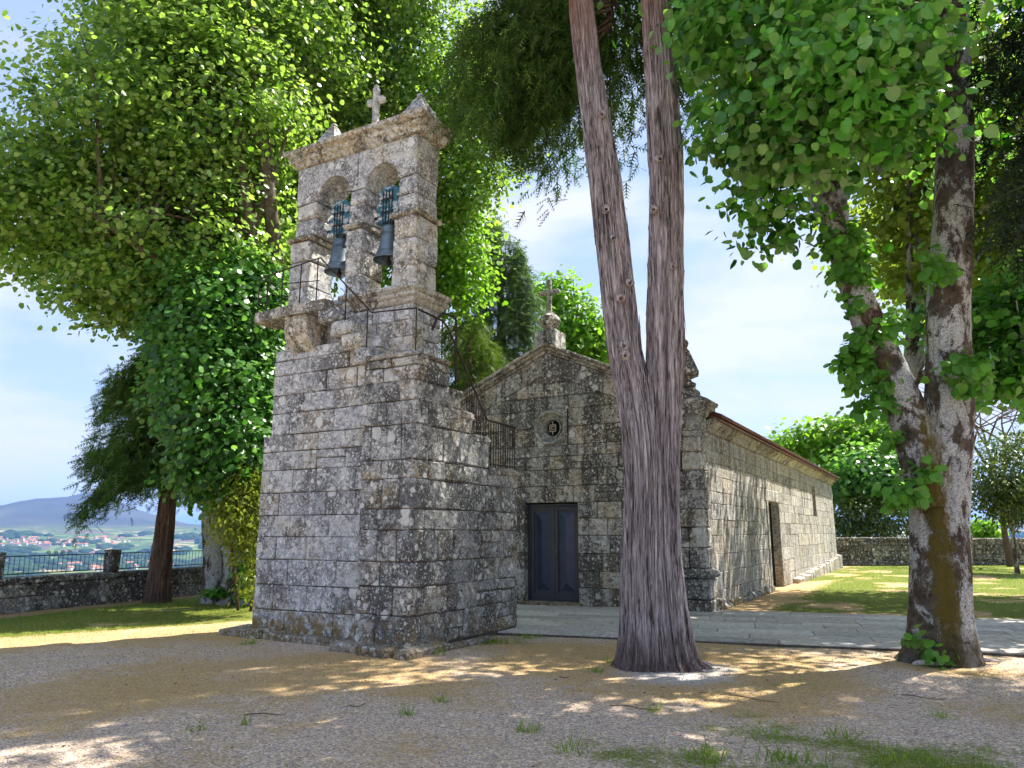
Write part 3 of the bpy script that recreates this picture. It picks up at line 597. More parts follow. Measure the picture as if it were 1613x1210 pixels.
# belfry
m = MB(); m.chbox(-10.22, -8.6, 9.40, 10.26, 5.42, 5.70, .02)
belfry = m.build('belfry', M['tower'], tower)
def moulding(parent, x0, x1, y0, y1, prof, mat, name, nseg=3, sides=True):
    """cornice blocks on the front face; prof = [(projection, z)] from the bottom up; mitred round both ends"""
    for k in range(nseg):
        a, b = x0 + (x1 - x0) * k / nseg, x0 + (x1 - x0) * (k + 1) / nseg; V = []; n = len(prof)
        for p, z in prof:
            xa = a - (p if k == 0 and sides else -.004); xb = b + (p if k == nseg - 1 and sides else -.004); V += [(xa, y0 - p, z), (xb, y0 - p, z), (xb, y1 + p, z), (xa, y1 + p, z)]
        Fc = []
        for i in range(n - 1):
            for s in range(4): Fc.append([i * 4 + s, i * 4 + (s + 1) % 4, (i + 1) * 4 + (s + 1) % 4, (i + 1) * 4 + s])
        Fc += [[3, 2, 1, 0], [(n - 1) * 4 + s for s in range(4)]]
        V = [(v[0], v[1] + random.uniform(-.004, .004), v[2] + random.uniform(-.003, .003)) for v in V]
        obj(name, V, Fc, mat, parent, ((a + b) / 2, (y0 + y1) / 2, prof[0][1]))
moulding(belfry, -8.58, -7.2, 9.45, 10.24, [(.0, 5.42), (.03, 5.44), (.05, 5.50), (.10, 5.53), (.115, 5.58), (.07, 5.60), (.14, 5.65), (.14, 5.71)], M['cornice'], 'string_course', 2)
YB0, YB1 = 9.47, 10.12
def pier(x0, x1, u0, u1, zs1, zs2):
    for a, b in zip(zs1[:-1], zs1[1:]): stone_box(belfry, M['tower'], x0, x1, YB0, YB1, a, b, .025, .012)
    stone_box(belfry, M['cornice'], x0 - .05, x1 + .05, YB0 - .06, YB1 + .06, zs1[-1], zs2[0], .03, .008, 'impost')
    for a, b in zip(zs2[:-1], zs2[1:]): stone_box(belfry, M['tower'], u0, u1, YB0 + .01, YB1, a, b, .022, .01)
pier(-10.12, -9.62, -10.02, -9.50, [5.70, 6.1, 6.62, 7.0], [7.10, 7.42, 7.74])
pier(-8.76, -8.40, -8.71, -8.36, [5.71, 6.15, 6.6, 7.0], [7.10, 7.46, 7.74])
pier(-7.69, -7.18, -7.62, -7.22, [5.71, 6.2, 6.6, 7.0], [7.10, 7.4, 7.74])
stone_box(belfry, M['tower'], -9.62, -8.76, 9.55, 10.1, 5.70, 5.76); stone_box(belfry, M['tower'], -8.40, -7.69, 9.5, 10.1, 5.71, 5.80)
ZT = 8.47
for (xa, xc, xb, r) in ((-10.02, -9.105, -8.535, .395), (-8.535, -7.99, -7.22, .37)):
    arc = [(xc + r * math.cos(t), 7.745 + r * math.sin(t)) for t in np.linspace(math.pi, 0, 17)]
    lp = [(xa + .004, 7.745)] + arc[:9] + [(xc - .003, ZT), (xa + .004, ZT)]; rp = arc[8:] + [(xb - .004, 7.745), (xb - .004, ZT), (xc + .003, ZT)]
    for poly in (lp, rp): mm = MB(); mm.prism(poly, YB0 + random.uniform(0, .012), YB1, 'Y', .012); mm.build('arch_stone', M['tower'], belfry)
moulding(belfry, -10.04, -7.18, YB0, YB1, [(.0, 8.47), (.04, 8.49), (.06, 8.56), (.11, 8.59), (.13, 8.65), (.09, 8.67), (.19, 8.73), (.20, 8.80), (.10, 8.86)], M['cornice'], 'cornice', 4)
def pinnacle(parent, c, s, h, mat, name='pinnacle'):
    m = MB(); m.lathe([(s * .80, 0), (s * .84, .03), (s * .95, h * .16), (s * 1.0, h * .24), (s * .86, h * .33), (s * .55, h * .6), (s * .22, h * .88), (s * .14, h * .9), (s * .2, h * .95), (s * .12, h)], c, 4, rot=math.pi / 4)
    return m.build(name, mat, parent, c)
pinnacle(belfry, (-9.48, 9.8, 8.84), .36, .62, M['tower']); pinnacle(belfry, (-7.42, 9.8, 8.84), .36, .62, M['tower'])
cm = MB(); cm.chbox(-8.70, -8.18, 9.58, 10.0, 8.84, 8.98, .02, .008); cm.chbox(-8.60, -8.28, 9.66, 9.92, 8.975, 9.10, .03, .006); cm.chbox(-8.495, -8.385, 9.73, 9.85, 9.09, 9.90, .022); cm.chbox(-8.64, -8.493, 9.735, 9.845, 9.56, 9.68, .022); cm.chbox(-8.387, -8.24, 9.735, 9.845, 9.56, 9.68, .022); cm.chbox(-8.48, -8.40, 9.745, 9.835, 9.89, 9.96, .02)
cm.build('stone_cross', M['tower'], belfry)

# iron railings on stair and platform
def post(parent, p, z0, z1, r=.011): mm = MB(); mm.tube([(p[0], p[1], z0), (p[0], p[1], z1)], r, 6); return mm.build('post', M['iron'], parent)
def rail(parent, pts, r=.012, name='rail'): mm = MB(); mm.tube(pts, r, 8); return mm.build(name, M['iron'], parent)
rp = MB(); top = [(-10.36, 9.45, 6.22), (-10.36, 9.02, 6.22), (-9.7, 8.95, 6.25), (-8.80, 8.93, 6.31), (-7.62, 8.93, 5.16), (-6.72, 8.92, 5.10)]
rp.tube(top, .013, 8); railing = rp.build('platform_railing', M['iron'], tower)
for p, z0, z1 in (((-10.36, 9.02), 5.45, 6.22), ((-10.36, 9.22), 5.45, 6.22), ((-10.1, 8.98), 5.5, 6.23), ((-9.7, 8.95), 5.5, 6.25), ((-9.25, 8.94), 5.5, 6.28), ((-8.85, 8.93), 5.5, 6.31), ((-8.2, 8.95), 5.1, 5.72), ((-7.72, 8.95), 4.6, 5.26), ((-6.72, 8.92), 4.4, 5.10)): post(railing, p, z0, z1)
rail(railing, [(-10.36, 9.02, 5.85), (-9.9, 8.97, 5.86)], .010); rail(railing, [(-9.7, 8.95, 6.0), (-8.80, 8.93, 5.90)], .010); rail(railing, [(-10.40, 9.02, 5.5), (-10.40, 9.45, 5.5)], .01)
rp = MB(); rp.tube([(-6.70, 8.95, 5.08), (-6.70, 9.6, 5.06), (-6.70, 9.75, 4.98), (-6.70, 10.4, 4.28), (-6.70, 11.0, 3.62), (-6.70, 12.0, 3.60)], .018, 8); sr = rp.build('stair_railing', M['iron'], tower)
rail(sr, [(-6.72, 9.35, 4.86), (-6.72, 9.45, 5.05), (-6.72, 9.62, 5.20), (-6.72, 9.9, 5.23), (-6.72, 10.02, 5.18), (-6.72, 10.04, 4.1)], .022, 'pipe'); post(sr, (-6.72, 9.62), 4.42, 5.06)
for k in range(9): post(sr, (-6.70, 10.35 + k * .075), 3.42 if k < 2 else 3.3, 4.30 - .068 * 1.0 * k - .02 * k, .008)
for k in range(12): post(sr, (-6.70, 11.06 + k * .084), 2.80, 3.60, .008)
rail(sr, [(-6.70, 11.02, 2.86), (-6.70, 12.0, 2.86)], .010)
rail(sr, [(-7.22, 11.0, 3.75), (-7.22, 12.0, 3.78), (-6.72, 12.02, 3.62)], .010, 'guard_rail'); post(sr, (-7.22, 12.0), 2.8, 3.78, .010); post(sr, (-7.22, 11.5), 2.8, 3.76, .010)

# bells
def bell(cx, cz, tilt, label):
    b = empty('bell', (cx, 9.80, cz), label, 'bell', 'bells in the belfry arches')
    pr = [(.0, .62), (.10, .62), (.135, .60), (.145, .56), (.150, .50), (.158, .40), (.172, .28), (.195, .17), (.232, .07), (.275, .0), (.280, -.02), (.262, -.02), (.225, .06), (.18, .18), (.15, .32), (.13, .5), (.0, .54)]
    m = MB(); m.lathe([p for p in pr if p[0] > 0], (cx, 9.8, cz), 36); body = m.build('bell_body', M['bronze'], b, (cx, 9.8, cz), True)
    for z in (.47, .44, .12): mm = MB(); r = float(np.interp(z, [0, .07, .17, .28, .4, .5], [.275, .232, .195, .172, .158, .15])) + .004; mm.lathe([(r - .01, -.008), (r + .004, 0), (r - .01, .008)], (cx, 9.8, cz + z), 36); mm.build('moulding_band', M['bronze'], body)
    mm = MB(); mm.tube([(cx, 9.8, cz + .5), (cx, 9.8, cz - .02)], .016, 8); mm.lathe([(.02, -.12), (.045, -.08), (.05, -.04), (.02, .02)], (cx, 9.8, cz), 12); mm.build('clapper', M['iron'], b)
    mm = MB()
    for dx in (-.06, .06): mm.tube([(cx + dx, 9.8, cz + .6), (cx + dx * 1.3, 9.8, cz + .68), (cx + dx * .6, 9.8, cz + .76)], .02, 8)
    mm.build('crown_loop', M['iron'], b)
    z0 = cz + .70; left = [(-.27, 0), (-.25, .10), (-.20, .13), (-.20, .17), (-.26, .23), (-.28, .32), (-.23, .38), (-.17, .40), (-.22, .46), (-.23, .56), (-.18, .64), (-.08, .68)]
    poly = [(cx + .27, z0)] + [(cx - a, z0 + h) for a, h in left[1:]] + [(cx + a, z0 + h) for a, h in left[::-1]]
    mm = MB(); mm.prism(poly, 9.73, 9.87, 'Y', .015); yk = mm.build('yoke', M['yoke'], b)
    for dx in (-.10, -.035, .035, .10): mm = MB(); mm.tube([(cx + dx * .8, 9.705, cz + .60), (cx + dx, 9.71, z0 + .1), (cx + dx, 9.71, z0 + .58)], .010, 6); mm.build('strap', M['black_iron'], yk)
    for h in (.16, .40): mm = MB(); mm.box(cx - .13, cx + .13, 9.695, 9.715, z0 + h, z0 + h + .025); mm.build('strap', M['black_iron'], yk)
    mm = MB(); mm.tube([(cx - .44, 9.8, z0 + .14), (cx + .44, 9.8, z0 + .14)], .025, 8); mm.build('axle', M['black_iron'], b)
bell(-9.17, 6.40, 0, 'blue-grey bronze bell in the belfry arch above the railed platform')
bell(-8.02, 6.42, 0, 'bronze bell in the belfry arch on the stair side')

# ================================================================== CHAPEL
chapel = empty('chapel', (-8.24, 28, 0), 'small granite chapel with gabled front and dark double door', 'chapel')
FY, XL, XR, XP, ZE, ZP, BY = 16.45, -12.03, -4.45, -8.24, 4.42, 6.16, 40.3
SL = (ZP - ZE) / (XR + .15 - XP)
m = MB(); gl = lambda x: ZP - .06 - (ZP - 4.36) / (XR - XP) * abs(x - XP)
for poly in ([(XL + .04, 0), (-8.96, 0), (-8.96, 3.79), (-8.62, 3.79), (-8.62, gl(-8.62)), (XL + .04, gl(XL + .04))], [(-8.96, 2.40), (-7.45, 2.40), (-7.45, 3.79), (-8.96, 3.79)],
             [(-7.45, 0), (XR - .06, 0), (XR - .06, gl(XR - .06)), (-7.72, gl(-7.72)), (-7.72, 3.79), (-7.45, 3.79)], [(-8.62, 4.69), (-7.72, 4.69), (-7.72, gl(-7.72)), (XP, ZP - .06), (-8.62, gl(-8.62))]): m.prism(poly, FY + .035, FY + .60, 'Y')
front = m.build('front_wall', M['mortar'], chapel, (XP, FY, 0))
zc = [.0, .42, .80, 1.20, 1.62, 2.02, 2.40, 2.80, 3.20, 3.52, 3.79, 4.24, 4.69, 5.02, 5.36, 5.70, 6.2]
RK = .52                                                       # depth of the raking frieze
clips = [(SL, 1, ZP - RK + SL * XP), (-SL, 1, ZP - RK - SL * XP)]
masonry(front, M['chapel'], 'Y', FY, zc, XL + .7, XR - .7, .45, .95, .3, [(-8.93, -7.48, 0, 2.39), (-8.64, -7.70, 3.79, 4.69)], clips, split=.08)
for s in (-1, 1):                                              # raking frieze, then cornice, in blocks along the slope
    n = 5
    for k in range(n):
        xa = XP + s * (3.72 * k / n + (.004 if k else 0)); xb = XP + s * (3.72 * (k + 1) / n - .004); za, zb = ZP - SL * abs(xa - XP), ZP - SL * abs(xb - XP)
        poly = [(xa, za - RK + .01), (xb, zb - RK + .01), (xb, zb - .01), (xa, za - .01)]
        mm = MB(); mm.prism(poly if s > 0 else poly[::-1], FY - .012 + random.uniform(-.008, .008), FY + .3, 'Y', .012); mm.build('frieze_stone', M['chapel'], front)
    n = 6
    for k in range(n):
        xa = XP + s * (4.0 * k / n + (.003 if k else 0)); xb = XP + s * (4.0 * (k + 1) / n - .003); za, zb = ZP - SL * abs(xa - XP), ZP - SL * abs(xb - XP)
        for (d0, d1, pr) in ((.0, .07, .07), (.072, .15, .15), (.152, .23, .24)):
            poly = [(xa, za + d0), (xb, zb + d0), (xb, zb + d1), (xa, za + d1)]; mm = MB(); mm.prism(poly if s > 0 else poly[::-1], FY - pr, FY + .62, 'Y', .012); mm.build('cornice_stone', M['cornice'], front)
# corner pilasters with base and capital
for x0, x1, c in ((-5.20, -4.43, 1), (-12.05, -11.28, -1)):
    zz = [.92, 1.36, 1.80, 2.2, 2.62, 3.05, 3.45, 3.80]
    for a, b in zip(zz[:-1], zz[1:]):
        if random.random() < .5: stone_box(front, M['chapel'], x0, x1, FY - .10, FY + .5, a, b, .022, .01)
        else: mid = x0 + (x1 - x0) * random.uniform(.4, .6); stone_box(front, M['chapel'], x0, mid, FY - .10, FY + .5, a, b, .022, .01); stone_box(front, M['chapel'], mid, x1, FY - .10, FY + .5, a, b, .022, .01)
    stone_box(front, M['chapel'], x0 - .10, x1 + .10, FY - .22, FY + .5, -.05, .28, .03, .012); stone_box(front, M['chapel'], x0 - .07, x1 + .07, FY - .18, FY + .5, .28, .72, .03, .012)
    def band(prof): moulding(front, x0, x1, FY - .10, FY + .5, prof, M['chapel'], 'moulding', 1)
    band([(.05, .72), (.10, .74), (.12, .80), (.10, .86), (.04, .89), (.0, .92)]); band([(.0, 3.80), (.03, 3.83), (.03, 3.88), (.0, 3.92)]); stone_box(front, M['chapel'], x0, x1, FY - .10, FY + .5, 3.92, 4.26, .02, .008)
    band([(.0, 4.26), (.04, 4.30), (.06, 4.38), (.14, 4.43), (.16, 4.48), (.22, 4.53), (.24, 4.60), (.05, 4.66)])
    cx = (x0 + x1) / 2; mm = MB(); mm.chbox(cx - .30, cx + .30, FY - .12, FY + .48, 4.65, 4.90, .02, .01); mm.lathe([(.18, 0), (.26, .06), (.28, .14), (.18, .20), (.17, .26), (.34, .33), (.36, .42), (.28, .62), (.16, .92), (.10, 1.0), (.13, 1.05), (.15, 1.12), (.12, 1.18), (.02, 1.22)], (cx, FY + .18, 4.895), 12); mm.build('pinnacle', M['chapel'], front)
# ridge block, ball and cross
mm = MB(); mm.chbox(XP - .30, XP + .30, FY - .15, FY + .45, 6.24, 6.72, .02, .01); mm.lathe([(.18, 0), (.12, .05), (.14, .10), (.24, .18), (.29, .30), (.24, .42), (.12, .50), (.10, .54)], (XP, FY + .15, 6.715), 16); mm.chbox(XP - .055, XP + .055, FY + .09, FY + .21, 7.24, 8.15, .02); mm.chbox(XP - .30, XP - .053, FY + .095, FY + .205, 7.74, 7.85, .02); mm.chbox(XP + .053, XP + .30, FY + .095, FY + .205, 7.74, 7.85, .02)
mm.build('finial_cross', M['chapel'], front)
# round window
cx, cz, n = -8.17, 4.24, 48; V = []; Fc = []; q = .45
for k in range(n):
    t = 2 * math.pi * k / n; c, s = math.cos(t), math.sin(t); f = q / max(abs(c), abs(s)); V.append((cx + c * f, FY + .002, cz + s * f))
for r, d in ((.445, .002), (.44, -.05), (.41, -.085), (.37, -.06), (.355, .02), (.32, .08), (.28, .11), (.26, .11), (.25, .06), (.225, .06), (.21, .12), (.205, .18), (.20, .25)):
    for k in range(n): t = 2 * math.pi * k / n; V.append((cx + r * math.cos(t), FY + d, cz + r * math.sin(t)))
for i in range(13):
    for k in range(n): Fc.append([i * n + k, i * n + (k + 1) % n, (i + 1) * n + (k + 1) % n, (i + 1) * n + k][::-1])
rose = obj('round_window', V, [f[::-1] for f in Fc], [M['rose'], M['chapel']], front, (cx, FY, cz))
for i_ in range(n): rose.data.polygons[i_].material_index = 1
mm = MB(); mm.add([(cx + .2 * math.cos(t), FY + .24, cz + .2 * math.sin(t)) for t in np.linspace(0, 2 * math.pi, 24, endpoint=False)], [list(range(24))[::-1]]); mm.build('pane', M['void'], rose)  # near-black disc, painted shade behind the grille
mm = MB()
for a, b in (((-.08, -.08), (.08, -.08)), ((.08, -.08), (.08, .08)), ((.08, .08), (-.08, .08)), ((-.08, .08), (-.08, -.08)), ((-.03, -.03), (.05, -.03)), ((.0, .04), (.05, .04)), ((-.03, -.03), (-.03, .05)), ((.0, .08), (0, .17)), ((0, -.08), (0, -.17))): mm.tube([(cx + a[0], FY + .12, cz + a[1]), (cx + b[0], FY + .12, cz + b[1])], .013, 6)
mm.build('grille', plain('pale_iron', (.55, .50, .40), .7), rose)
# double door
D0, D1, DT = -8.93, -7.48, 2.38
stone_box(front, M['stair'], D0 - .12, D1 + .12, FY - .12, FY + .5, -.02, .07, .02, .008, 'threshold')
dm = MB(); dm.prism([(D0, .07), (D0 + .07, .07), (D0 + .07, DT - .07), (D1 - .07, DT - .07), (D1 - .07, .07), (D1, .07), (D1, DT), (D0, DT)], FY + .20, FY + .34, 'Y', .008); door = dm.build('double_door', M['door'], chapel, ((D0 + D1) / 2, FY + .25, 0))
mid = (D0 + D1) / 2
for a, b in ((D0 + .075, mid - .004), (mid + .004, D1 - .075)):
    mm = MB(); z0, z1 = .075, DT - .075; mm.box(a, b, FY + .27, FY + .31, z0, z1)
    st = .085                                                  # stiles and rails proud of the sunk field
    mm.box(a, a + st, FY + .235, FY + .268, z0, z1); mm.box(b - st, b, FY + .235, FY + .268, z0, z1); mm.box(a + st, b - st, FY + .235, FY + .268, z0, z0 + .19); mm.box(a + st, b - st, FY + .235, FY + .268, z1 - .08, z1); lf = mm.build('door_leaf', M['door'], door)
    f = MB(); e = .05; pa_, pb_, pz0, pz1 = a + st + e, b - st - e, z0 + .19 + e, z1 - .08 - e; c = (pa_ + pb_) / 2; w = (pb_ - pa_) / 2
    f.add([(pa_, FY + .268, pz0), (pb_, FY + .268, pz0), (pb_, FY + .268, pz1), (pa_, FY + .268, pz1), (c, FY + .19, pz0 + w), (c, FY + .19, pz1 - w)], [[0, 1, 4], [1, 2, 5, 4], [2, 3, 5], [3, 0, 4, 5]]); f.build('raised_panel', M['door_panel'], lf)
mm = MB(); mm.lathe([(.012, -.07), (.012, -.03), (.03, -.02), (.032, 0), (.02, .01)], (mid + .05, FY + .22, 1.22), 16, 'Y'); mm.build('handle', plain('old_brass', (.30, .25, .18), .4, .5, .8), door)
mm = MB(); mm.box(mid + .035, mid + .065, FY + .222, FY + .234, 1.0, 1.12); mm.build('key_plate', M['black_iron'], door)
mm = MB(); mm.box(D0 - .02, D1 + .02, FY + .345, FY + .36, .0, DT + .02); mm.build('dark_lining', M['void'], door)  # near-black sheet stands in for the dark behind the leaves

# side wall (+X), with doorway, slit and plinth
SXW = -4.48; SD0, SD1, SDT = 23.75, 25.45, 2.62; W0, W1, WZ0, WZ1 = 33.4, 34.3, 2.35, 3.58
m = MB(); m.prism([(FY + .62, 0), (SD0, 0), (SD0, SDT), (SD1, SDT), (SD1, 0), (W0, 0), (W0, 3.95), (FY + .62, 3.95)], SXW - .6, SXW - .034, 'X'); m.prism([(W0, 0), (W1, 0), (W1, WZ0), (W0, WZ0)], SXW - .6, SXW - .034, 'X'); m.prism([(W0, WZ1), (W1, WZ1), (W1, 3.95), (W0, 3.95)], SXW - .6, SXW - .034, 'X'); m.prism([(W1, 0), (BY - .04, 0), (BY - .04, 3.95), (W1, 3.95)], SXW - .6, SXW - .034, 'X')
side = m.build('side_wall', M['side'], chapel, (SXW, 28, 0))
zs2 = [0., .40, .80, 1.20, 1.62, 1.98, 2.35, 2.62, 2.98, 3.30, 3.58, 3.97]
masonry(side, M['side'], 'X', SXW, zs2, FY + .5, BY, .55, 1.25, .3, [(SD0, SD1, 0, SDT - .01), (W0, W1, WZ0, WZ1)], split=.06, limit=295, proud=.008, gap=.003, b=.009)
for y in (SD0 - .002, SD1 + .002):
    s = -1 if y < 24 else 1
    stone_box(side, M['side'], SXW - .66, SXW + .035, min(y, y + s * .24), max(y, y + s * .24), 0, SDT, .02, .006, 'jamb')
stone_box(side, M['side'], SXW - .62, SXW + .035, SD0 - .35, SD1 + .35, SDT, SDT + .36, .02, .006, 'lintel')
mm = MB(); mm.box(SXW - .30, SXW - .24, SD0, SD1, 0, SDT); sdoor = mm.build('side_door', M['void'], chapel)  # recess shade is put into the near-black door colour
for k in range(6): mm = MB(); w = (SD1 - SD0) / 6; mm.chbox(SXW - .238, SXW - .215, SD0 + k * w + .004, SD0 + (k + 1) * w - .004, .03, SDT - .02, .006); mm.build('plank', M['void'], sdoor)  # planks share the near-black painted shade
mm = MB(); mm.box(SXW - .15, SXW - .11, W0 + .003, W1 - .003, WZ0 + .003, WZ1 - .003); mm.build('slit_window', M['void'], chapel)  # near-black plate, the opening's shade put into its colour
y = 27.3                                                       # projecting plinth along the far half
while y < 40.4:
    l = random.uniform(.9, 1.5); h = .16 + .035 * (y - 27); stone_box(side, M['side'], SXW - .05, SXW + .22, y, min(y + l, 40.5), -.05, h, .03, .02, 'plinth_stone'); y += l
for y0, l, w, h in ((16.95, .5, .16, .24), (17.5, .8, .12, .10), (18.35, 1.0, .10, .14), (19.4, .8, .12, .10), (20.3, 1.1, .10, .16), (21.5, .9, .12, .12), (22.5, 1.0, .14, .18)): stone_box(side, M['stair'], SXW - .05, SXW + w, y0, y0 + l, -.06, h, .04, .03, 'foundation_stone')
# eaves cornice
y = FY + .5
while y < BY + .1:
    l = min(random.uniform(1.0, 1.5), BY + .15 - y); pr = [(-.3, 3.97), (.02, 3.97), (.06, 4.0), (.10, 4.08), (.20, 4.14), (.24, 4.20), (.24, 4.25), (-.3, 4.25)]
    V = [(SXW + p, yy, z) for yy in (y + .004, y + l - .004) for p, z in pr]; n = len(pr); Fc = [[k, (k + 1) % n, n + (k + 1) % n, n + k][::-1] for k in range(n)] + [list(range(n)), list(range(n, 2 * n))[::-1]]
    obj('cornice_block', V, [f[::-1] for f in Fc], M['cornice'], side, (SXW, y, 4.1)); y += l
    if l < .3: break
# back and left walls, roof
m = MB(); m.box(XL, XL + .6, FY + .6, BY, 0, 4.2); m.prism([(XL, 0), (SXW, 0), (SXW, 4.2), (XP, ZP - .15), (XL, 4.2)], BY - .5, BY + .0, 'Y'); m.build('rear_walls', M['side'], chapel)
rs = (5.95 - 4.26) / (SXW + .32 - XP)
m = MB()
for s in (-1, 1):
    xe = XP + s * (SXW + .32 - XP); P0 = [(XP, FY + .62, 5.95), (xe, FY + .62, 4.26), (xe, BY + .25, 4.26), (XP, BY + .25, 5.95)]; n = len(m.V)
    m.add(P0 + [(p[0], p[1], p[2] - .06) for p in P0], [[0, 1, 2, 3], [7, 6, 5, 4], [0, 4, 5, 1], [1, 5, 6, 2], [2, 6, 7, 3]])
roof = m.build('roof', M['tile'], chapel)
yt = FY + .74; tl_me = None; k = 0
ln = math.hypot(SXW + .36 - XP, 1.69); tm = MB(); nseg = 6; Vt = []; Ft = []
for e in (0, 1):
    for i in range(nseg + 1): t = math.pi * i / nseg; Vt.append((e * (SXW + .37 - XP), -.095 * math.cos(t), e * -(5.99 - 4.29) + .085 * math.sin(t) + .01))
for i in range(nseg): Ft.append([i, i + 1, nseg + 2 + i, nseg + 1 + i])
Ft.append([nseg + 1 + i for i in range(nseg + 1)][::-1]); tl_me = mesh('tile_row', Vt, Ft, M['tile'], True)
while yt < BY + .2:
    place(bpy.data.objects.new('tile_row', tl_me), roof, (XP, yt, 5.97)); yt += .235

# ================================================================== PARAPET AND IRON FENCE
WA = np.array([-17.36, 8.91]); WB = np.array([-18.23, 14.64]); WU = (WB - WA) / np.linalg.norm(WB - WA); WN = np.array([-WU[1], WU[0]])
def at_t(px):                                                  # where along the parapet a photo column meets it
    d = ray(px, 900)[:2]; Mx = np.array([[d[0], -WU[0]], [d[1], -WU[1]]]); return np.linalg.solve(Mx, WA)[1]
def wbox(mb, t0, t1, n0, n1, z0, z1, b=.02, j=.008):
    V, Fc = chbox(t0, t1, n0, n1, z0, z1, b, j); mb.add([(WA[0] + WU[0] * v[0] + WN[0] * v[1], WA[1] + WU[1] * v[0] + WN[1] * v[1], v[2]) for v in V], Fc); return mb
T0, T1 = at_t(-420), at_t(372)
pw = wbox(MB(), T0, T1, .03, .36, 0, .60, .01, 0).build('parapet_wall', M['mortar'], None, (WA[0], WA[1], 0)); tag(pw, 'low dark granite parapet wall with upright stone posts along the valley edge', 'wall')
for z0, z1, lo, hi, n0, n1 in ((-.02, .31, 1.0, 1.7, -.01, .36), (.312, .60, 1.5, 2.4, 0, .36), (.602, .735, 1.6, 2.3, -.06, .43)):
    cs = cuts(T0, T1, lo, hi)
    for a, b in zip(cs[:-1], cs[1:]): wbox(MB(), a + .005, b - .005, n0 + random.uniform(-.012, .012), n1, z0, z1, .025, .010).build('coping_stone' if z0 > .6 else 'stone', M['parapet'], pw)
TP = [at_t(-1), at_t(183), at_t(345)]; TP = [TP[0] - 2 * (TP[1] - TP[0])*.5] + TP
for t in TP: wbox(MB(), t - .14, t + .14, .02, .32, .73, 1.27, .03, .012).build('post', M['parapet'], pw)
def wp(t, n, z): return (WA[0] + WU[0] * t + WN[0] * n, WA[1] + WU[1] * t + WN[1] * n, z)
for (a, b), lab in zip(zip(TP[:-1], TP[1:]), ('black iron fence panel with scrolls on the parapet, farthest from the trees', 'black iron fence panel with scrolls between two parapet posts beside the leaning conifer', 'black iron fence panel behind the leaning conifer trunk')):
    f = empty('iron_fence', wp((a + b) / 2, .17, .735), lab, 'fence', 'fence panels on the parapet')
    for z in (.80, 1.18): mm = MB(); mm.tube([wp(a + .12, .17, z), wp(b - .12, .17, z)], .012, 6); mm.build('rail', M['black_iron'], f)
    n = int((b - a - .28) / .115)
    for k in range(n):
        t = a + .14 + (b - a - .28) * (k + .5) / n; mm = MB(); mm.tube([wp(t, .17, .735 if k % 9 == 4 else .80), wp(t, .17, 1.18)], .006, 5); mm.build('bar', M['black_iron'], f)
    c = (a + b) / 2
    for s in (-1, 1):
        for o in (.08, .26):
            pts = [wp(c + s * (o + .055 * (1 - q / 14) * math.cos(q * .75)), .17, 1.235 + .05 * (1 - q / 14) * math.sin(q * .75)) for q in range(12)]; mm = MB(); mm.tube(pts, .009, 5); mm.build('scroll', M['black_iron'], f)

# ================================================================== RUBBLE WALL ACROSS THE LAWN
R0 = G(1300, 891)[:2]; R1 = G(1700, 890)[:2]; RU = (R1 - R0) / np.linalg.norm(R1 - R0); RN = np.array([-RU[1], RU[0]]); RLEN = np.linalg.norm(R1 - R0)
def rtrans(mb): mb.V = [(R0[0] + RU[0] * v[0] + RN[0] * v[1], R0[1] + RU[1] * v[0] + RN[1] * v[1], v[2]) for v in mb.V]; return mb
def rt_of(px): d = ray(px, 880)[:2]; return np.linalg.solve(np.array([[d[0], -RU[0]], [d[1], -RU[1]]]), R0)[1]
tg0, tg1 = rt_of(1478), rt_of(1536)
def rubble(a, b, H, label):
    m = MB(); m.box(a, b, .05, .55, 0, H - .06); w = tag(rtrans(m).build('rubble_wall', M['mortar'], None, None), label, 'wall')
    z = -.02
    while z < H - .05:
        h = random.uniform(.18, .30); h = H - z if H - z - h < .14 else h; cs = cuts(a, b, .24, .62)
        for u0, u1 in zip(cs[:-1], cs[1:]):
            jj = lambda s=.035: random.uniform(-s, s)
            pl_ = [(u0 + .01 + jj(), z + jj()), ((u0 + u1) / 2, z - abs(jj()) * .6), (u1 - .01 + jj(), z + jj()), (u1 - .01 + jj(), z + h - .015 + jj()), ((u0 + u1) / 2 + jj(), z + h + abs(jj()) * .5), (u0 + .01 + jj(), z + h - .015 + jj())]
            mm = MB(); mm.prism(pl_, -.02 + jj(), .3, 'Y', .045); rtrans(mm).build('stone', M['rubble'], w)
        z += h
    return w
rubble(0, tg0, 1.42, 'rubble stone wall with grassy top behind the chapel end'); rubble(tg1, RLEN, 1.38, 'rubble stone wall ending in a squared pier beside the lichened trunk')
mm = MB(); mm.chbox(tg1 - .42, tg1 - .01, -.06, .6, 0, 1.62, .03, .01); tag(rtrans(mm).build('gate_pier', M['rubble'], None, None), 'squared stone pier capping the end of the rubble wall', 'pier')

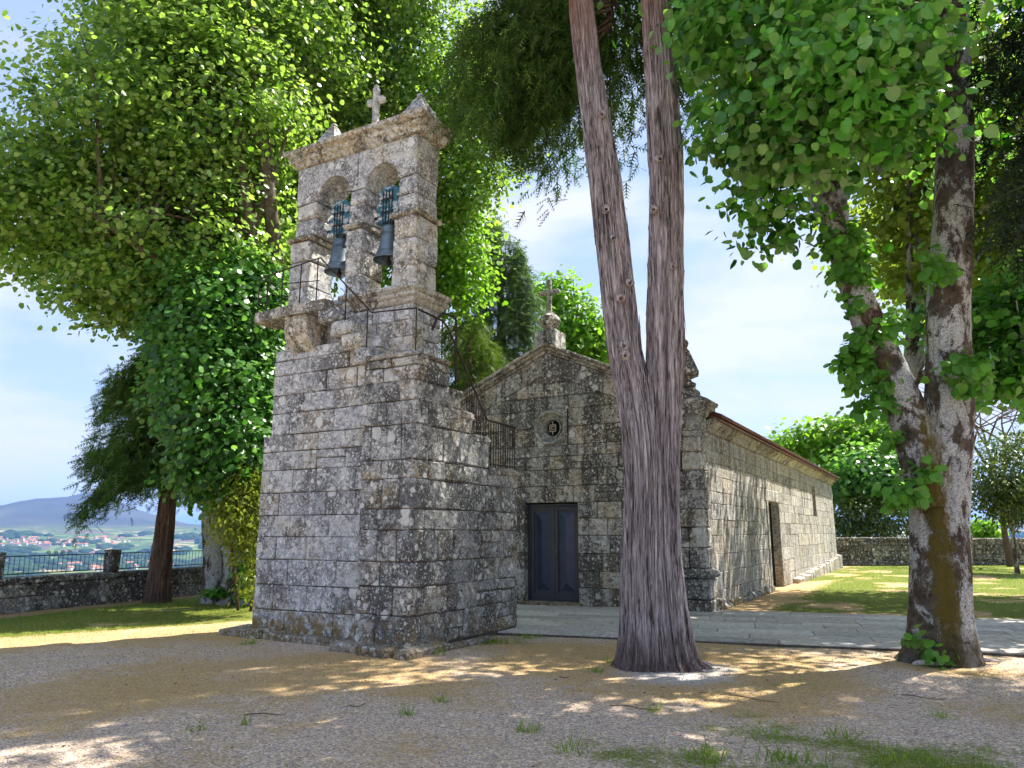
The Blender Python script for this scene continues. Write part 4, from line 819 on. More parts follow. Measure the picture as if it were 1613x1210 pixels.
# ================================================================== TREES
def tube_np(path, nseg=48, step=.12, amp=.06, k=5., sk=.8, flare=None, seed=0., lump=.05):
    """path: [(xyz, radius)] -> displaced trunk surface"""
    P = np.array([p for p, r in path], float); R = np.array([r for p, r in path], float); d = np.concatenate([[0], np.cumsum(np.linalg.norm(np.diff(P, axis=0), axis=1))])
    n = max(3, int(d[-1] / step)); s = np.linspace(0, d[-1], n)
    w = lambda a: np.interp(s, d, a)
    Q = np.stack([w(P[:, i]) for i in range(3)], -1); rr_ = w(R)
    for _ in range(int(.3 / step) + 1): Q[1:-1] = (Q[:-2] + 2 * Q[1:-1] + Q[2:]) / 4; rr_[1:-1] = (rr_[:-2] + 2 * rr_[1:-1] + rr_[2:]) / 4
    T = np.gradient(Q, axis=0); T /= np.linalg.norm(T, axis=1)[:, None]; ref = np.array([0., 1., 0.]); a = np.cross(T, ref); a /= np.linalg.norm(a, axis=1)[:, None]; b = np.cross(T, a)
    th_ = np.linspace(0, 2 * math.pi, nseg, endpoint=False); C_, S_ = np.cos(th_), np.sin(th_)
    co = np.stack([np.broadcast_to(C_ * k, (n, nseg)) + seed, np.broadcast_to(S_ * k, (n, nseg)) + seed, np.broadcast_to(s[:, None] * sk, (n, nseg))], -1)
    rid = 1 - np.abs(2 * fbm(co, 3) - 1) * 2; lum = fbm(np.stack([co[..., 0] / k * 1.3, co[..., 1] / k * 1.3, s[:, None] * 1.1 + 0 * co[..., 0]], -1) + seed * 3, 3) - .5
    f = 1 + amp * (rid - .5) + lump * 2 * lum
    if flare:
        fh, fa, fn = flare; e = np.exp(-s / fh)[:, None]; f = f * (1 + fa * e * (.55 + .75 * vnoise(np.stack([np.broadcast_to(C_ * fn, (n, nseg)) + seed, np.broadcast_to(S_ * fn, (n, nseg)), np.zeros((n, nseg)) + s[:, None] * .3], -1))))
    V = Q[:, None] + (a[:, None] * C_[None, :, None] + b[:, None] * S_[None, :, None]) * (rr_[:, None] * f)[..., None]
    vid = np.arange(n * nseg).reshape(n, nseg); nx = np.roll(vid, -1, 1); Fq = np.stack([vid[:-1], nx[:-1], nx[1:], vid[1:]], -1).reshape(-1, 4)
    return V.reshape(-1, 3), Fq
def join(parts):
    V = []; Fq = []; n = 0
    for v, f in parts: V.append(v); Fq.append(f + n); n += len(v)
    return np.concatenate(V), np.concatenate(Fq)
def part(name, V, T, mat, parent, smooth=True):
    w = np.array(WLOC[parent.name]); return place(bpy.data.objects.new(name, tri_mesh(name, np.asarray(V) - w, T, mat, smooth)), parent, w)
def pxpath(pts, D): return [(A(x, y, D if len(q) == 0 else q[0]), r * PXM(x, y, q[0] if q else D) * .92) for x, y, r, *q in pts]

LEAF6 = (np.array([(0, 0, 0), (.47, .26, -.10), (.36, .78, -.10), (0, 1.04, -.10), (-.36, .78, -.10), (-.47, .26, -.10)]), np.array([(0, 1, 2, 3), (3, 4, 5, 0)]))
_rim = [(.0, .04, -.02), (.26, -.05, -.06), (.47, .14, -.12), (.52, .42, -.15), (.40, .74, -.13), (0, 1.06, -.16), (-.40, .74, -.13), (-.52, .42, -.15), (-.47, .14, -.12), (-.26, -.05, -.06)]
LEAF11 = (np.array([(0, .45, .03)] + _rim), np.array([(0, 1 + i, 1 + (i + 1) % 10) for i in range(10)]))
OVAL = (np.array([(0, 0, 0), (.22, .4, -.05), (0, 1, -.08), (-.22, .4, -.05)]), np.array([(0, 1, 2, 3)]))
_fv = []; _ff = []
for i in range(5):
    for s in (-1, 1):
        y = .08 + i * .19; l = .40 * (1 - i * .13); n0 = len(_fv); _fv += [(0, y - .03, 0), (s * l * .75, y + l * .72, -.05 * i * .3 - .04), (0, y + .06, 0)]; _ff.append((n0, n0 + 1, n0 + 2) if s > 0 else (n0 + 2, n0 + 1, n0))
n0 = len(_fv); _fv += [(-.035, 0, 0), (.035, 0, 0), (0, 1.12, -.08)]; _ff.append((n0, n0 + 1, n0 + 2))
FROND = (np.array(_fv), np.array(_ff))
def unit(v): return v / np.maximum(np.linalg.norm(v, axis=-1, keepdims=True), 1e-9)
def leaves(P, N, D, S, tmpl):
    N = unit(N); D = unit(D - N * np.sum(D * N, -1, keepdims=True)); X = np.cross(D, N); tv, tf = tmpl
    V = P[:, None] + S[:, None, None] * (tv[None, :, 0:1] * X[:, None] + tv[None, :, 1:2] * D[:, None] + tv[None, :, 2:3] * N[:, None])
    return V.reshape(-1, 3), (tf[None] + (np.arange(len(P)) * len(tv))[:, None, None]).reshape(-1, tf.shape[1])
def ell(px, py, D, rx, ry, rd): return (A(px, py, D), np.array([rx * PXM(px, py, D) * 1.04, rd, ry * PXM(px, py, D) * 1.04]))
def crown_pts(ells, n, per=26, cr=.42, shell=.55, seed=0, flat=.6):
    """clumps of leaves spread through ellipsoids (radii: across the view, along the view, up)"""
    rg = np.random.default_rng(seed); w = np.array([e[1][0] * e[1][2] + e[1][0] * e[1][1] for e in ells]); w = w / w.sum(); nc = max(1, n // per); P = []; O = []
    for e, c in zip(ells, rg.multinomial(nc, w)):
        d = unit(rg.normal(size=(c, 3))); r = (shell ** 3 + (1 - shell ** 3) * rg.random(c)) ** (1 / 3); r *= .82 + .36 * rg.random(c)
        loc = d * r[:, None] * e[1]; ctr = e[0] + RT * loc[:, :1] + np.array([-math.sin(YAW), math.cos(YAW), 0]) * loc[:, 1:2] + np.array([0, 0, 1.]) * loc[:, 2:3]
        off = rg.normal(size=(c, per, 3)) * cr * np.array([1, 1, flat]); p = ctr[:, None] + off; P.append(p.reshape(-1, 3)); O.append((unit(p - e[0])).reshape(-1, 3))
    return np.concatenate(P), np.concatenate(O), rg
def broad(P, O, rg, size, up=.6, outw=.55, rnd=.5):
    n = len(P); N = O * outw + np.array([0, 0, up]) + rg.normal(size=(n, 3)) * rnd; D = O * .5 + np.array([0, 0, -.9]) + rg.normal(size=(n, 3)) * .5; S = size * (.5 + .85 * rg.random(n) ** .8); return N, D, S
def crown(name, parent, ells, n, size, mat, tmpl=LEAF6, per=26, cr=.42, shell=.55, seed=0, flat=.6, **k):
    P, O, rg = crown_pts(ells, n, per, cr, shell, seed, flat); ok = P[:, 2] > .25; P, O = P[ok], O[ok]; N, D, S = broad(P, O, rg, size, **k); V, T = leaves(P, N, D, S, tmpl)
    return part(name, V, T, mat, parent)
def limbs(parent, root, ells, n, r0, mat, seed=0, name='branch'):
    """boughs from a point on the trunk out into the crown"""
    rg = np.random.default_rng(seed); parts = []
    for k in range(n):
        e = ells[k % len(ells)]; loc = rg.normal(size=3) * .38 * e[1]; end = e[0] + RT * loc[0] + np.array([-math.sin(YAW), math.cos(YAW), 0]) * loc[1] + np.array([0, 0, loc[2]])
        root_ = np.array(root[rg.integers(len(root))]); L_ = np.linalg.norm(end - root_); mid = (root_ + end) / 2 + rg.normal(size=3) * L_ * .06 + np.array([0, 0, L_ * .07])
        parts.append(tube_np([(root_, r0), (mid, r0 * .6), (end, r0 * .15)], 8, .35, .03, 2., seed=k))
    V, T = join(parts); return part(name, V, T, mat, parent)
def boughs(base, specs, fr, size, mat, parent, seed=0, name='crown', wood=None, weep=.5, spread=.30):
    """conifer boughs: specs = [(start xyz, direction xyz, length, droop)]; fr sprays per metre of bough"""
    rg = np.random.default_rng(seed); Ps = []; Os = []; wd = []
    for st, d, L_, dr in specs:
        d = np.array(d, float); n = max(6, int(fr * L_)); t = .12 + .9 * rg.random(n) ** .75; p = np.array(st) + d * L_ * t[:, None] + np.array([0, 0, -1]) * (dr * t ** 2)[:, None]
        side = np.cross(d, [0, 0, 1.]); side = side / (np.linalg.norm(side) + 1e-6); wdt = spread * (1.15 - t * .6) * L_ * .5
        p = p + side * (rg.normal(size=n) * wdt)[:, None] + np.array([0, 0, 1.]) * (rg.normal(size=n) * .10 - np.abs(rg.normal(size=n)) * weep * .45)[:, None]
        Ps.append(p); Os.append(unit(d * .6 + side * rg.normal(size=(n, 1)) * .5 + np.array([0, 0, -1.]) * (weep + .35 * t[:, None])))
        if wood is not None: q = [np.array(st) + d * L_ * u + np.array([0, 0, -dr * u * u]) for u in (0, .3, .6, .9)]; wd.append(tube_np(list(zip(q, (.032, .024, .015, .006))), 6, .3, .02, 2.))
    P = np.concatenate(Ps); D = np.concatenate(Os) + rg.normal(size=(len(P), 3)) * .28; N = rg.normal(size=(len(P), 3)) * .7 + np.array([0, 0, .5]); V, T = leaves(P, N, D, size * (.6 + .7 * rg.random(len(P))), FROND)
    o = part(name, V, T, mat, parent)
    if wd: V, T = join(wd); part('branch', V, T, wood, parent)
    return o
def ring_boughs(c, z0, z1, n, l0, l1, dr, seed, azs=None, updip=.15):
    rg = random.Random(seed); out = []
    for k in range(n):
        z = z0 + (z1 - z0) * (k + rg.random()) / n; f = (z - z0) / (z1 - z0); az = rg.uniform(0, 2 * math.pi) if azs is None else rg.uniform(*azs); L_ = (l0 + (l1 - l0) * f) * rg.uniform(.75, 1.2)
        cc = c(z) if callable(c) else c; out.append(((cc[0], cc[1], z), (math.cos(az), math.sin(az), updip), L_, dr * rg.uniform(.7, 1.3) * L_ / 3))
    return out

# ---- twin-stemmed cypress in front of the chapel
DC = 10.3; b_ = G(1040, 1045)
tw = empty('cypress_tree', (b_[0], b_[1], 0), 'twin-stemmed cypress with shaggy grey bark before the chapel front', 'tree')
s1 = pxpath([(1014, 1066, 56), (1014, 1040, 49), (1014, 960, 42), (1012, 880, 38), (1015, 800, 37), (1015, 740, 37), (1010, 680, 36), (997, 610, 31), (985, 560, 28), (970, 430, 27), (955, 300, 26), (940, 200, 24), (926, 100, 21), (915, 10, 20), (905, -150, 18), (900, -420, 13), (900, -800, 5)], DC)
s1 = [(p, r * (.86 if p[2] < 4 else .95)) for p, r in s1]
s2 = pxpath([(1066, 1066, 50), (1060, 1040, 42), (1050, 960, 36), (1044, 880, 33), (1042, 800, 32), (1043, 720, 32), (1046, 650, 31), (1047, 560, 30), (1049, 430, 29), (1050, 300, 28), (1045, 200, 27), (1040, 110, 25), (1033, 20, 23), (1025, -150, 20), (1020, -420, 14), (1020, -800, 5)], DC)
s2 = [(p, r * (.86 if p[2] < 4 else .95)) for p, r in s2]
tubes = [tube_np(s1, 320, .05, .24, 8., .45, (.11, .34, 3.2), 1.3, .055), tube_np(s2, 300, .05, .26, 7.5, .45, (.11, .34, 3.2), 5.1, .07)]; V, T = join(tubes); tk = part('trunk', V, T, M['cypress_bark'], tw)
rg = np.random.default_rng(19); SV = []; SF = []; sn = 0                                       # loose fibrous strips of bark
for (tv_, tf_), ns, cnt in ((tubes[0], 320, 300), (tubes[1], 300, 260)):
    gv = tv_.reshape(-1, ns, 3); rows = len(gv); cen = gv.mean(1, keepdims=True); out_ = unit(gv - cen)
    for k in range(cnt):
        ln_ = int(rg.integers(7, 26)); i0 = int(rg.integers(2, min(rows - ln_ - 2, 150))); w_ = int(rg.integers(2, 5)); j0 = int(rg.integers(0, ns)); t_ = np.linspace(0, 1, ln_)
        lift = .006 + .028 * rg.random() * np.where(rg.random() < .5, t_ ** 3, (1 - t_) ** 3); drift = np.round(np.sin(t_ * 3 + k) * 1.5).astype(int)
        cols = (j0 + drift[:, None] + np.arange(w_ + 1)[None]) % ns; rws = np.arange(i0, i0 + ln_)[:, None]; p_ = gv[rws, cols] + out_[rws, cols] * lift[:, None, None]
        tap = np.sin(np.clip(t_, .04, .96) * math.pi)[:, None, None] ** .4; mid_ = p_.mean(1, keepdims=True); p_ = mid_ + (p_ - mid_) * tap
        ids = np.arange(ln_ * (w_ + 1)).reshape(ln_, w_ + 1) + sn; SF.append(np.stack([ids[:-1, :-1], ids[:-1, 1:], ids[1:, 1:], ids[1:, :-1]], -1).reshape(-1, 4)); SV.append(p_.reshape(-1, 3)); sn += ln_ * (w_ + 1)
tag(part('bark_strips', np.concatenate(SV), np.concatenate(SF), M['cypress_bark'], tw), kind='stuff')
kp = []                                                        # knots and burrs
for x, y, r in ((983, 545, 9), (978, 470, 7), (1040, 250, 7), (955, 330, 7), (948, 180, 6), (1030, 330, 7), (985, 560, 8), (992, 445, 6), (966, 375, 6), (1060, 420, 6)):
    p = A(x, y, DC - .27); d = unit(-ray(x, y)); kp.append(tube_np([(p - d * .10, r * .011), (p + d * .02, r * .0105), (p + d * .04, r * .006), (p + d * .02, r * .003)], 14, .012, .12, 2., seed=x))
for V, T in kp: part('knot', V, T, M['cypress_bark'], tw)
sp = []
cl = lambda z: (b_[0] - .15 * (z - 3) * .55, b_[1] + .05 * z)
sp += ring_boughs(cl, 11.4, 17.5, 52, 3.3, 2.2, 1.1, 4)
rl = math.atan2(-RT[1], -RT[0])
sp2 = ring_boughs(cl, 10.3, 11.5, 16, 2.5, 2.4, 1.5, 5, (rl - 1.1, rl + .1))           # towards the tower
sp2 += ring_boughs(cl, 10.0, 11.4, 16, 2.8, 2.6, 1.5, 6, (math.pi / 2 - .5, math.pi / 2 + 1.7))  # behind the stems
boughs(b_, sp, 95, .31, M['cyp'], tw, 3, 'crown', M['twig'], .7, .34); boughs(b_, sp2, 80, .36, M['cyp'], tw, 4, 'lower_crown', M['twig'], 1.0, .30)

# ---- lichened linden beside the path
DL = 12.1; b_ = G(1483, 1035)
ld = empty('linden_tree', (b_[0], b_[1], 0), 'forked linden with white lichen and moss on its trunk beside the path', 'tree')
main = pxpath([(1484, 1060, 66), (1484, 1035, 58), (1482, 970, 49), (1481, 900, 46), (1479, 820, 45), (1481, 750, 45), (1490, 690, 41), (1496, 620, 38), (1494, 560, 35), (1493, 480, 33), (1499, 400, 31), (1503, 300, 30), (1505, 200, 28), (1501, 100, 27), (1496, 0, 24), (1490, -160, 20), (1480, -420, 12), (1470, -640, 4)], DL)
limb = pxpath([(1470, 800, 30), (1455, 730, 36), (1437, 670, 33), (1408, 600, 30), (1383, 545, 28), (1360, 490, 25), (1337, 430, 22), (1312, 350, 20), (1290, 285, 19), (1272, 215, 17), (1255, 120, 14), (1240, 0, 11), (1225, -150, 6)], DL - .2)
limb2 = pxpath([(1330, 410, 12), (1325, 330, 11), (1318, 260, 10), (1310, 160, 8), (1290, 40, 5)], DL + .3); rt3 = pxpath([(1500, 200, 14), (1480, 90, 14), (1455, 0, 11), (1430, -150, 6)], DL + .1)
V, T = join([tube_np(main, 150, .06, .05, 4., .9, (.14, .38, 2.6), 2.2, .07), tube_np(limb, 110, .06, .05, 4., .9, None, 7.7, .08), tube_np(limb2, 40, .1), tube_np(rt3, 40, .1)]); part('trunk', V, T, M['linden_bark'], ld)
kc = A(1374, 500, DL - .5); d = unit(-ray(1374, 500)); V, T = tube_np([(kc - d * .1, .15), (kc + d * .05, .13), (kc + d * .07, .09), (kc + d * .05, .02)], 20, .02, .1); part('branch_scar', V, T, M['red_bark'], ld)
EL = [ell(1190, 55, 9.5, 110, 80, 1.2), ell(1310, 110, 9.2, 120, 95, 1.2), ell(1180, 190, 9.8, 75, 55, .9), ell(1310, 215, 9.6, 105, 42, 1.0), ell(1400, 70, 9.6, 62, 75, 1.0), ell(1205, 305, 11, 46, 42, .7), ell(1225, 365, 11.4, 36, 24, .4), ell(1410, 195, 9.8, 50, 45, .8), ell(1120, 40, 10.2, 50, 50, .8), ell(1400, -90, 10, 90, 70, 1.5), ell(1240, -80, 9.8, 150, 90, 1.6)]
P, O, rg = crown_pts(EL, 9600, 22, .25, .35, 21, .5)
keep = P[:, 2] > 3; P, O = P[keep], O[keep]; N, D, S = broad(P, O, rg, .128, .45, .5, .62)
fr_ = np.linalg.norm(P - EYEP, axis=1); order = np.argsort(fr_); fwd_ = (P - EYEP) @ FW; ux = CX + F * ((P - EYEP) @ RT) / fwd_; uy = CY - F * ((P - EYEP) @ UP) / fwd_
vis = [i for i in order if 1080 < ux[i] < 1613 and 0 < uy[i] < 430][:290]; sel = np.zeros(len(P), bool); sel[vis] = True
V, T = leaves(P[~sel], N[~sel], D[~sel], S[~sel], LEAF11); lc = part('crown', V, T, M['linden'], ld); tag(lc, kind='stuff')
leaf_me = tri_mesh('leaf', LEAF11[0], LEAF11[1], M['linden'])
from mathutils import Matrix
def single_leaves(idx, P, N, D, S, me, parent):
    for i in idx:
        n_ = unit(N[i]); d_ = unit(D[i] - n_ * (D[i] @ n_)); x_ = np.cross(d_, n_); o = bpy.data.objects.new('leaf', me); place(o, parent, P[i]); o.rotation_euler = Matrix([tuple(map(float, c)) for c in np.stack([x_, d_, n_], 1)]).to_euler(); o.scale = (float(S[i]),) * 3
single_leaves(vis, P, N, D, S, leaf_me, lc)
limbs(ld, [limb[9][0], limb[11][0], main[13][0], main[14][0], rt3[2][0]], EL, 26, .045, M['limb'], 5); limbs(ld, [e[0] for e in EL], EL, 90, .012, M['twig'], 6, 'twigs')
crown('upper_crown', ld, [((b_[0] - .5, b_[1] - .5, 11.5), np.array([4.2, 3.6, 2.6])), ((b_[0] + .5, b_[1] + 1.5, 9.2), np.array([2.8, 2.2, 1.6]))], 4500, .15, M['linden'], LEAF6, 24, .4, .3, 31)
SPR = [(1330, 385, 38, 45), (1345, 430, 34, 26), (1362, 545, 34, 20), (1395, 515, 26, 18), (1352, 580, 32, 40), (1385, 640, 38, 24), (1340, 480, 18, 14), (1400, 600, 16, 22), (1425, 775, 36, 20), (1455, 738, 18, 14), (1530, 590, 26, 30), (1500, 580, 22, 14), (1478, 430, 24, 18), (1443, 1008, 12, 9), (1480, 1030, 20, 8), (1470, 400, 18, 10), (1395, 690, 14, 14)]
Q = [crown_pts([ell(x, y, DL - (.42 if x < 1415 and y < 700 else .62), rx, ry, .22)], max(12, int(rx * ry * .17)), 6, .07, .1, 50 + k, .8) for k, (x, y, rx, ry) in enumerate(SPR)]
P = np.concatenate([q[0] for q in Q]); O = np.concatenate([q[1] for q in Q]); rg = np.random.default_rng(77); N, D, S = broad(P, O - unit(ray(1400, 500)) * .8, rg, .112, .5, .6, .45)
V, T = leaves(P, N, D, S, LEAF11); tag(part('trunk_sprouts', V, T, M['sprout'], ld), kind='stuff')

# ---- old lime beside the parapet (big crown over the valley side)
DA = 20.5; b_ = G(345, 947)
la = empty('lime_tree', (b_[0], b_[1], 0), 'huge leafy lime with spreading crown beside the parapet', 'tree')
ta = pxpath([(345, 956, 30), (344, 930, 25), (343, 880, 23), (340, 820, 24), (348, 740, 22), (385, 600, 19), (425, 470, 15, 18.8), (437, 420, 13, 18.2), (425, 320, 11, 17.7), (412, 200, 9, 17.7), (400, 90, 7, 18), (392, -80, 5, 18)], DA); tb = pxpath([(385, 600, 12), (425, 470, 11, 18.2), (398, 370, 9, 17.7), (380, 270, 8, 17.6), (370, 150, 6, 18), (365, 0, 4, 18)], DA - .2); tc_ = pxpath([(390, 520, 12), (300, 450, 9, 18.2), (215, 387, 7, 17.6), (160, 345, 6, 18), (110, 312, 4, 18)], DA - .6)
V, T = tube_np(ta[:6], 60, .12, .05, 4., .9, (.3, .2, 2.), 3.); part('trunk', V, T, M['lime_bark'], la); V, T = join([tube_np(ta[5:], 30, .15), tube_np(tb, 30, .15), tube_np(tc_, 24, .15)]); part('limbs', V, T, M['limb'], la)
EA = [ell(295, 45, 20, 135, 125, 3.0), ell(215, 215, 19.5, 128, 115, 2.8), ell(330, 200, 19, 150, 160, 2.6), ell(110, 345, 20.5, 140, 85, 2.4), ell(290, 380, 19, 150, 110, 2.4), ell(420, 90, 20.5, 140, 130, 3.0), ell(230, 455, 19.5, 110, 55, 1.8), ell(75, 290, 21, 72, 62, 2.0), ell(390, -170, 21, 165, 140, 3.4), ell(400, 330, 21.5, 90, 120, 2), ell(500, -60, 21.5, 150, 130, 3.5)]
crown('crown', la, EA, 160000, .122, M['lime'], LEAF6, 90, .44, .62, 41, .42)
limbs(la, [ta[7][0], ta[8][0], ta[9][0], tb[2][0], tb[4][0], tc_[2][0], tc_[3][0]], EA, 40, .05, M['limb'], 8)
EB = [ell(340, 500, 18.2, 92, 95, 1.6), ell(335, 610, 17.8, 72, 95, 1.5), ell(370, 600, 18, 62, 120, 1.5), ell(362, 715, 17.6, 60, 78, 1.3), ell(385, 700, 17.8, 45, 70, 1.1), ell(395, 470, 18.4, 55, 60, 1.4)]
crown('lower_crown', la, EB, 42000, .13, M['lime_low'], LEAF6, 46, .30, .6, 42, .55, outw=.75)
limbs(la, [ta[4][0], ta[5][0], ta[6][0]], EB, 14, .05, M['lime_bark'], 9, 'lower_branch')

# ---- second lime, behind the tower
b_ = A(470, 930, 22.5); b_[2] = 0
lb = empty('lime_tree', (b_[0], b_[1], 0), 'tall lime rising behind the bell tower and its cross', 'tree')
tb_ = [(A(470, 960, 22.5), .38), (A(475, 800, 22.5), .34), (A(490, 600, 22.8), .3), (A(505, 400, 23), .24), (A(520, 200, 23), .19), (A(540, 40, 23.3), .14), (A(560, -160, 23.5), .08)]; t2_ = [(A(500, 420, 23), .16), (A(560, 250, 23.2), .13), (A(640, 80, 23.5), .09), (A(680, -80, 23.5), .05)]
V, T = join([tube_np(tb_, 40, .2, .05, 4., .9, (.4, .4, 2.), 3.), tube_np(t2_, 24, .2)]); part('trunk', V, T, M['lime_bark'], lb)
EC = [ell(560, 50, 23.5, 190, 150, 3.2), ell(700, 130, 24, 125, 110, 2.6), ell(755, 215, 24, 68, 75, 1.8), ell(700, 290, 24, 85, 75, 2.0), ell(500, 250, 24, 110, 160, 2.5), ell(600, 280, 24.5, 110, 120, 2.4), ell(450, 400, 23, 70, 110, 1.8), ell(600, -160, 24, 230, 150, 3.8), ell(770, 130, 24.5, 50, 60, 1.6)]
crown('crown', lb, EC, 90000, .13, M['lime'], LEAF6, 84, .46, .6, 43, .42)
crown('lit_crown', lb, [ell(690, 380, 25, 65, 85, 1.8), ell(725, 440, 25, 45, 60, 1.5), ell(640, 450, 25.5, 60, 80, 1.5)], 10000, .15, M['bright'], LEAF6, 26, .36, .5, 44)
limbs(lb, [tb_[3][0], tb_[4][0], t2_[1][0], t2_[2][0]], EC, 24, .06, M['limb'], 10)

# ---- lichened old stem and shrub close by the tower
b_ = G(385, 950); DS = float(np.hypot(b_[0], b_[1]))
st_ = empty('old_lime_stump', (b_[0], b_[1], 0), 'stout lichen-white old lime stem with ivy beside the tower', 'tree')
V, T = join([tube_np(pxpath([(378, 962, 34), (378, 930, 30), (376, 890, 28), (374, 850, 26), (380, 800, 20), (390, 740, 12), (396, 690, 6)], DS), 60, .1, .06, 4., .9, (.3, .3, 2.), 4., .12), tube_np(pxpath([(400, 965, 14), (398, 920, 11), (396, 880, 11), (402, 830, 9), (405, 770, 5)], DS - .5), 30, .1, .06, 4., .9, (.2, .4, 2.), 9.)]); part('trunk', V, T, M['lime_bark'], st_)
EI = [ell(392, 830, DS - .9, 16, 40, .2), ell(388, 890, DS - .9, 12, 22, .15), ell(392, 920, DS - .9, 12, 14, .15), ell(385, 942, DS - .9, 14, 8, .15)]; crown('ivy', st_, EI, 700, .15, M['lime_low'], LEAF6, 8, .12, .2, 45)
b_ = G(385, 962); sh = empty('shrub', (b_[0], b_[1], 0), 'glossy yellow-green shrub against the tower flank', 'shrub')
V, T = join([tube_np([((b_[0] + dx * .2, b_[1] + dy * .2, 0), .035), (A(385 + dx * 20, 860, 17) * [1, 1, 1], .03), (A(380 + dx * 25, 790, 17), .015)], 8, .2) for dx, dy in ((-1, 0), (0, 1), (1, 0))]); part('stems', V, T, M['twig'], sh)
crown('crown', sh, [ell(385, 800, 16.8, 38, 45, .7), ell(372, 830, 16.8, 30, 35, .6), ell(400, 770, 16.8, 25, 30, .5), ell(392, 865, 16.9, 24, 26, .4), ell(396, 915, 16.9, 14, 30, .3)], 5600, .11, M['shrub'], OVAL, 14, .16, .3, 46, .8, rnd=.8)
b_ = G(343, 952); fp = empty('leafy_seedling', (b_[0], b_[1], 0), 'low bright green leafy plant at the foot of the lime', 'plant')
crown('leaves', fp, [ell(343, 940, 19.6, 20, 12, .3)], 420, .13, M['sprout'], LEAF6, 8, .1, .1, 47); V, T = join([tube_np([((b_[0], b_[1], 0), .012), ((b_[0] + d * .15, b_[1] - .1, .35), .006)], 6, .1) for d in (-1, 0, 1)]); part('stems', V, T, M['twig'], fp)

# ---- conifer at the parapet
DX = 21.1; b_ = G(250, 946); cf = empty('conifer_tree', (b_[0], b_[1], 0), 'dark drooping conifer with leaning red-brown trunk by the iron fence', 'tree')
tp = pxpath([(247, 956, 22), (249, 935, 19), (253, 890, 17), (259, 840, 15), (265, 780, 13), (272, 700, 11), (278, 600, 8), (282, 500, 5)], DX); V, T = tube_np(tp, 90, .07, .16, 6., .7, (.15, .12, 2.), 3., .05); part('trunk', V, T, M['red_bark'], cf)
ct = tp[4][0]; cfun = lambda z: (ct[0] + (z - 3) * .05, ct[1] + (z - 3) * .03)
sp = ring_boughs(cfun, 3.0, 7.4, 84, 1.95, 1.2, 1.5, 14, None, .22) + ring_boughs(cfun, 5.2, 6.3, 4, 2.3, 2.0, .9, 15, (rl - .3, rl + .3), .1)
boughs(b_, sp, 130, .30, M['cyp'], cf, 6, 'crown', M['red_bark'], .55, .36)

# ---- weeping conifer and companions behind the chapel
b_ = A(790, 900, 30); b_[2] = 0; wc = empty('weeping_conifer', (b_[0], b_[1], 0), 'grey-green weeping conifer beyond the chapel gable', 'tree')
V, T = tube_np([((b_[0], b_[1], 0), .4), ((b_[0], b_[1], 8), .25), (A(787, 350, 30), .03)], 24, .4); part('trunk', V, T, M['red_bark'], wc)
boughs(b_, ring_boughs((b_[0], b_[1]), 3.5, 15.0, 105, 2.9, 1.0, 2.6, 24, None, .35), 56, .55, M['weep'], wc, 7, 'crown', None, 1.3, .34)
b_ = A(735, 900, 26.5); b_[2] = 0; wc2 = empty('cypress_tree', (b_[0], b_[1], 0), 'yellow-green feathery cypress between the bell tower and the chapel gable', 'tree')
V, T = tube_np([((b_[0], b_[1], 0), .3), ((b_[0], b_[1], 6), .15), ((b_[0], b_[1], 9.6), .03)], 20, .4); part('trunk', V, T, M['red_bark'], wc2)
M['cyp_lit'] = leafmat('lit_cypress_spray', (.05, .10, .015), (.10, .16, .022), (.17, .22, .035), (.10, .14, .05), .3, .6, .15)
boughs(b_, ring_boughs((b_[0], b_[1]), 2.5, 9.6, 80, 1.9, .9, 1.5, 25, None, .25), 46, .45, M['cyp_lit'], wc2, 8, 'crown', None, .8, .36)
def bg_tree(name, px, D, ells, n, size, mat, label, trunk_r=.25, tmpl=LEAF6, cr=.45, seed=0, nl=8, cat='tree', shell=.4, bark='lime_bark', per=22):
    b_ = A(px, 880, D); b_[2] = -.1; e = empty(name, (b_[0], b_[1], 0), label, cat); top = np.mean([q[0] for q in ells], axis=0)
    fork = np.array([b_[0], b_[1], max(.8, top[2] * .45)]); V, T = tube_np([((b_[0], b_[1], -.1), trunk_r), (fork, trunk_r * .75), (top, trunk_r * .25)], 16, .3, .05, 3., .9, (.3, .4, 2.)); part('trunk', V, T, M[bark], e)
    limbs(e, [fork, (fork + top) / 2], ells, nl, trunk_r * .35, M[bark], seed); crown('crown', e, ells, n, size, mat, tmpl, per, cr, shell, seed); return e
bg_tree('oak_tree', 905, 38, [ell(905, 520, 38, 45, 55, 2), ell(872, 465, 38, 28, 26, 1.2), ell(940, 545, 38, 30, 45, 1.5), ell(910, 570, 38, 60, 40, 2), ell(900, 450, 38, 14, 14, .6)], 7000, .24, M['bright'], 'sunlit bright green oak behind the chapel roof cross', .3, cr=.4, seed=61, nl=14)
bg_tree('oak_tree', 1300, 54, [ell(1290, 690, 54, 55, 26, 2), ell(1240, 705, 54, 32, 16, 1.5), ell(1345, 690, 54, 50, 34, 2), ell(1400, 700, 54, 45, 45, 2), ell(1320, 725, 54, 40, 18, 1.5)], 6500, .30, M['bright'], 'open-crowned green oak beyond the far end of the chapel', .28, cr=.5, seed=62, nl=16)
bg_tree('walnut_tree', 1370, 50, [ell(1370, 745, 50, 55, 40, 2), ell(1335, 770, 50, 40, 30, 1.6), ell(1410, 770, 50, 40, 50, 2)], 5500, .28, M['lime_low'], 'dense mid-green tree behind the grassy rubble wall', .25, cr=.5, seed=63)
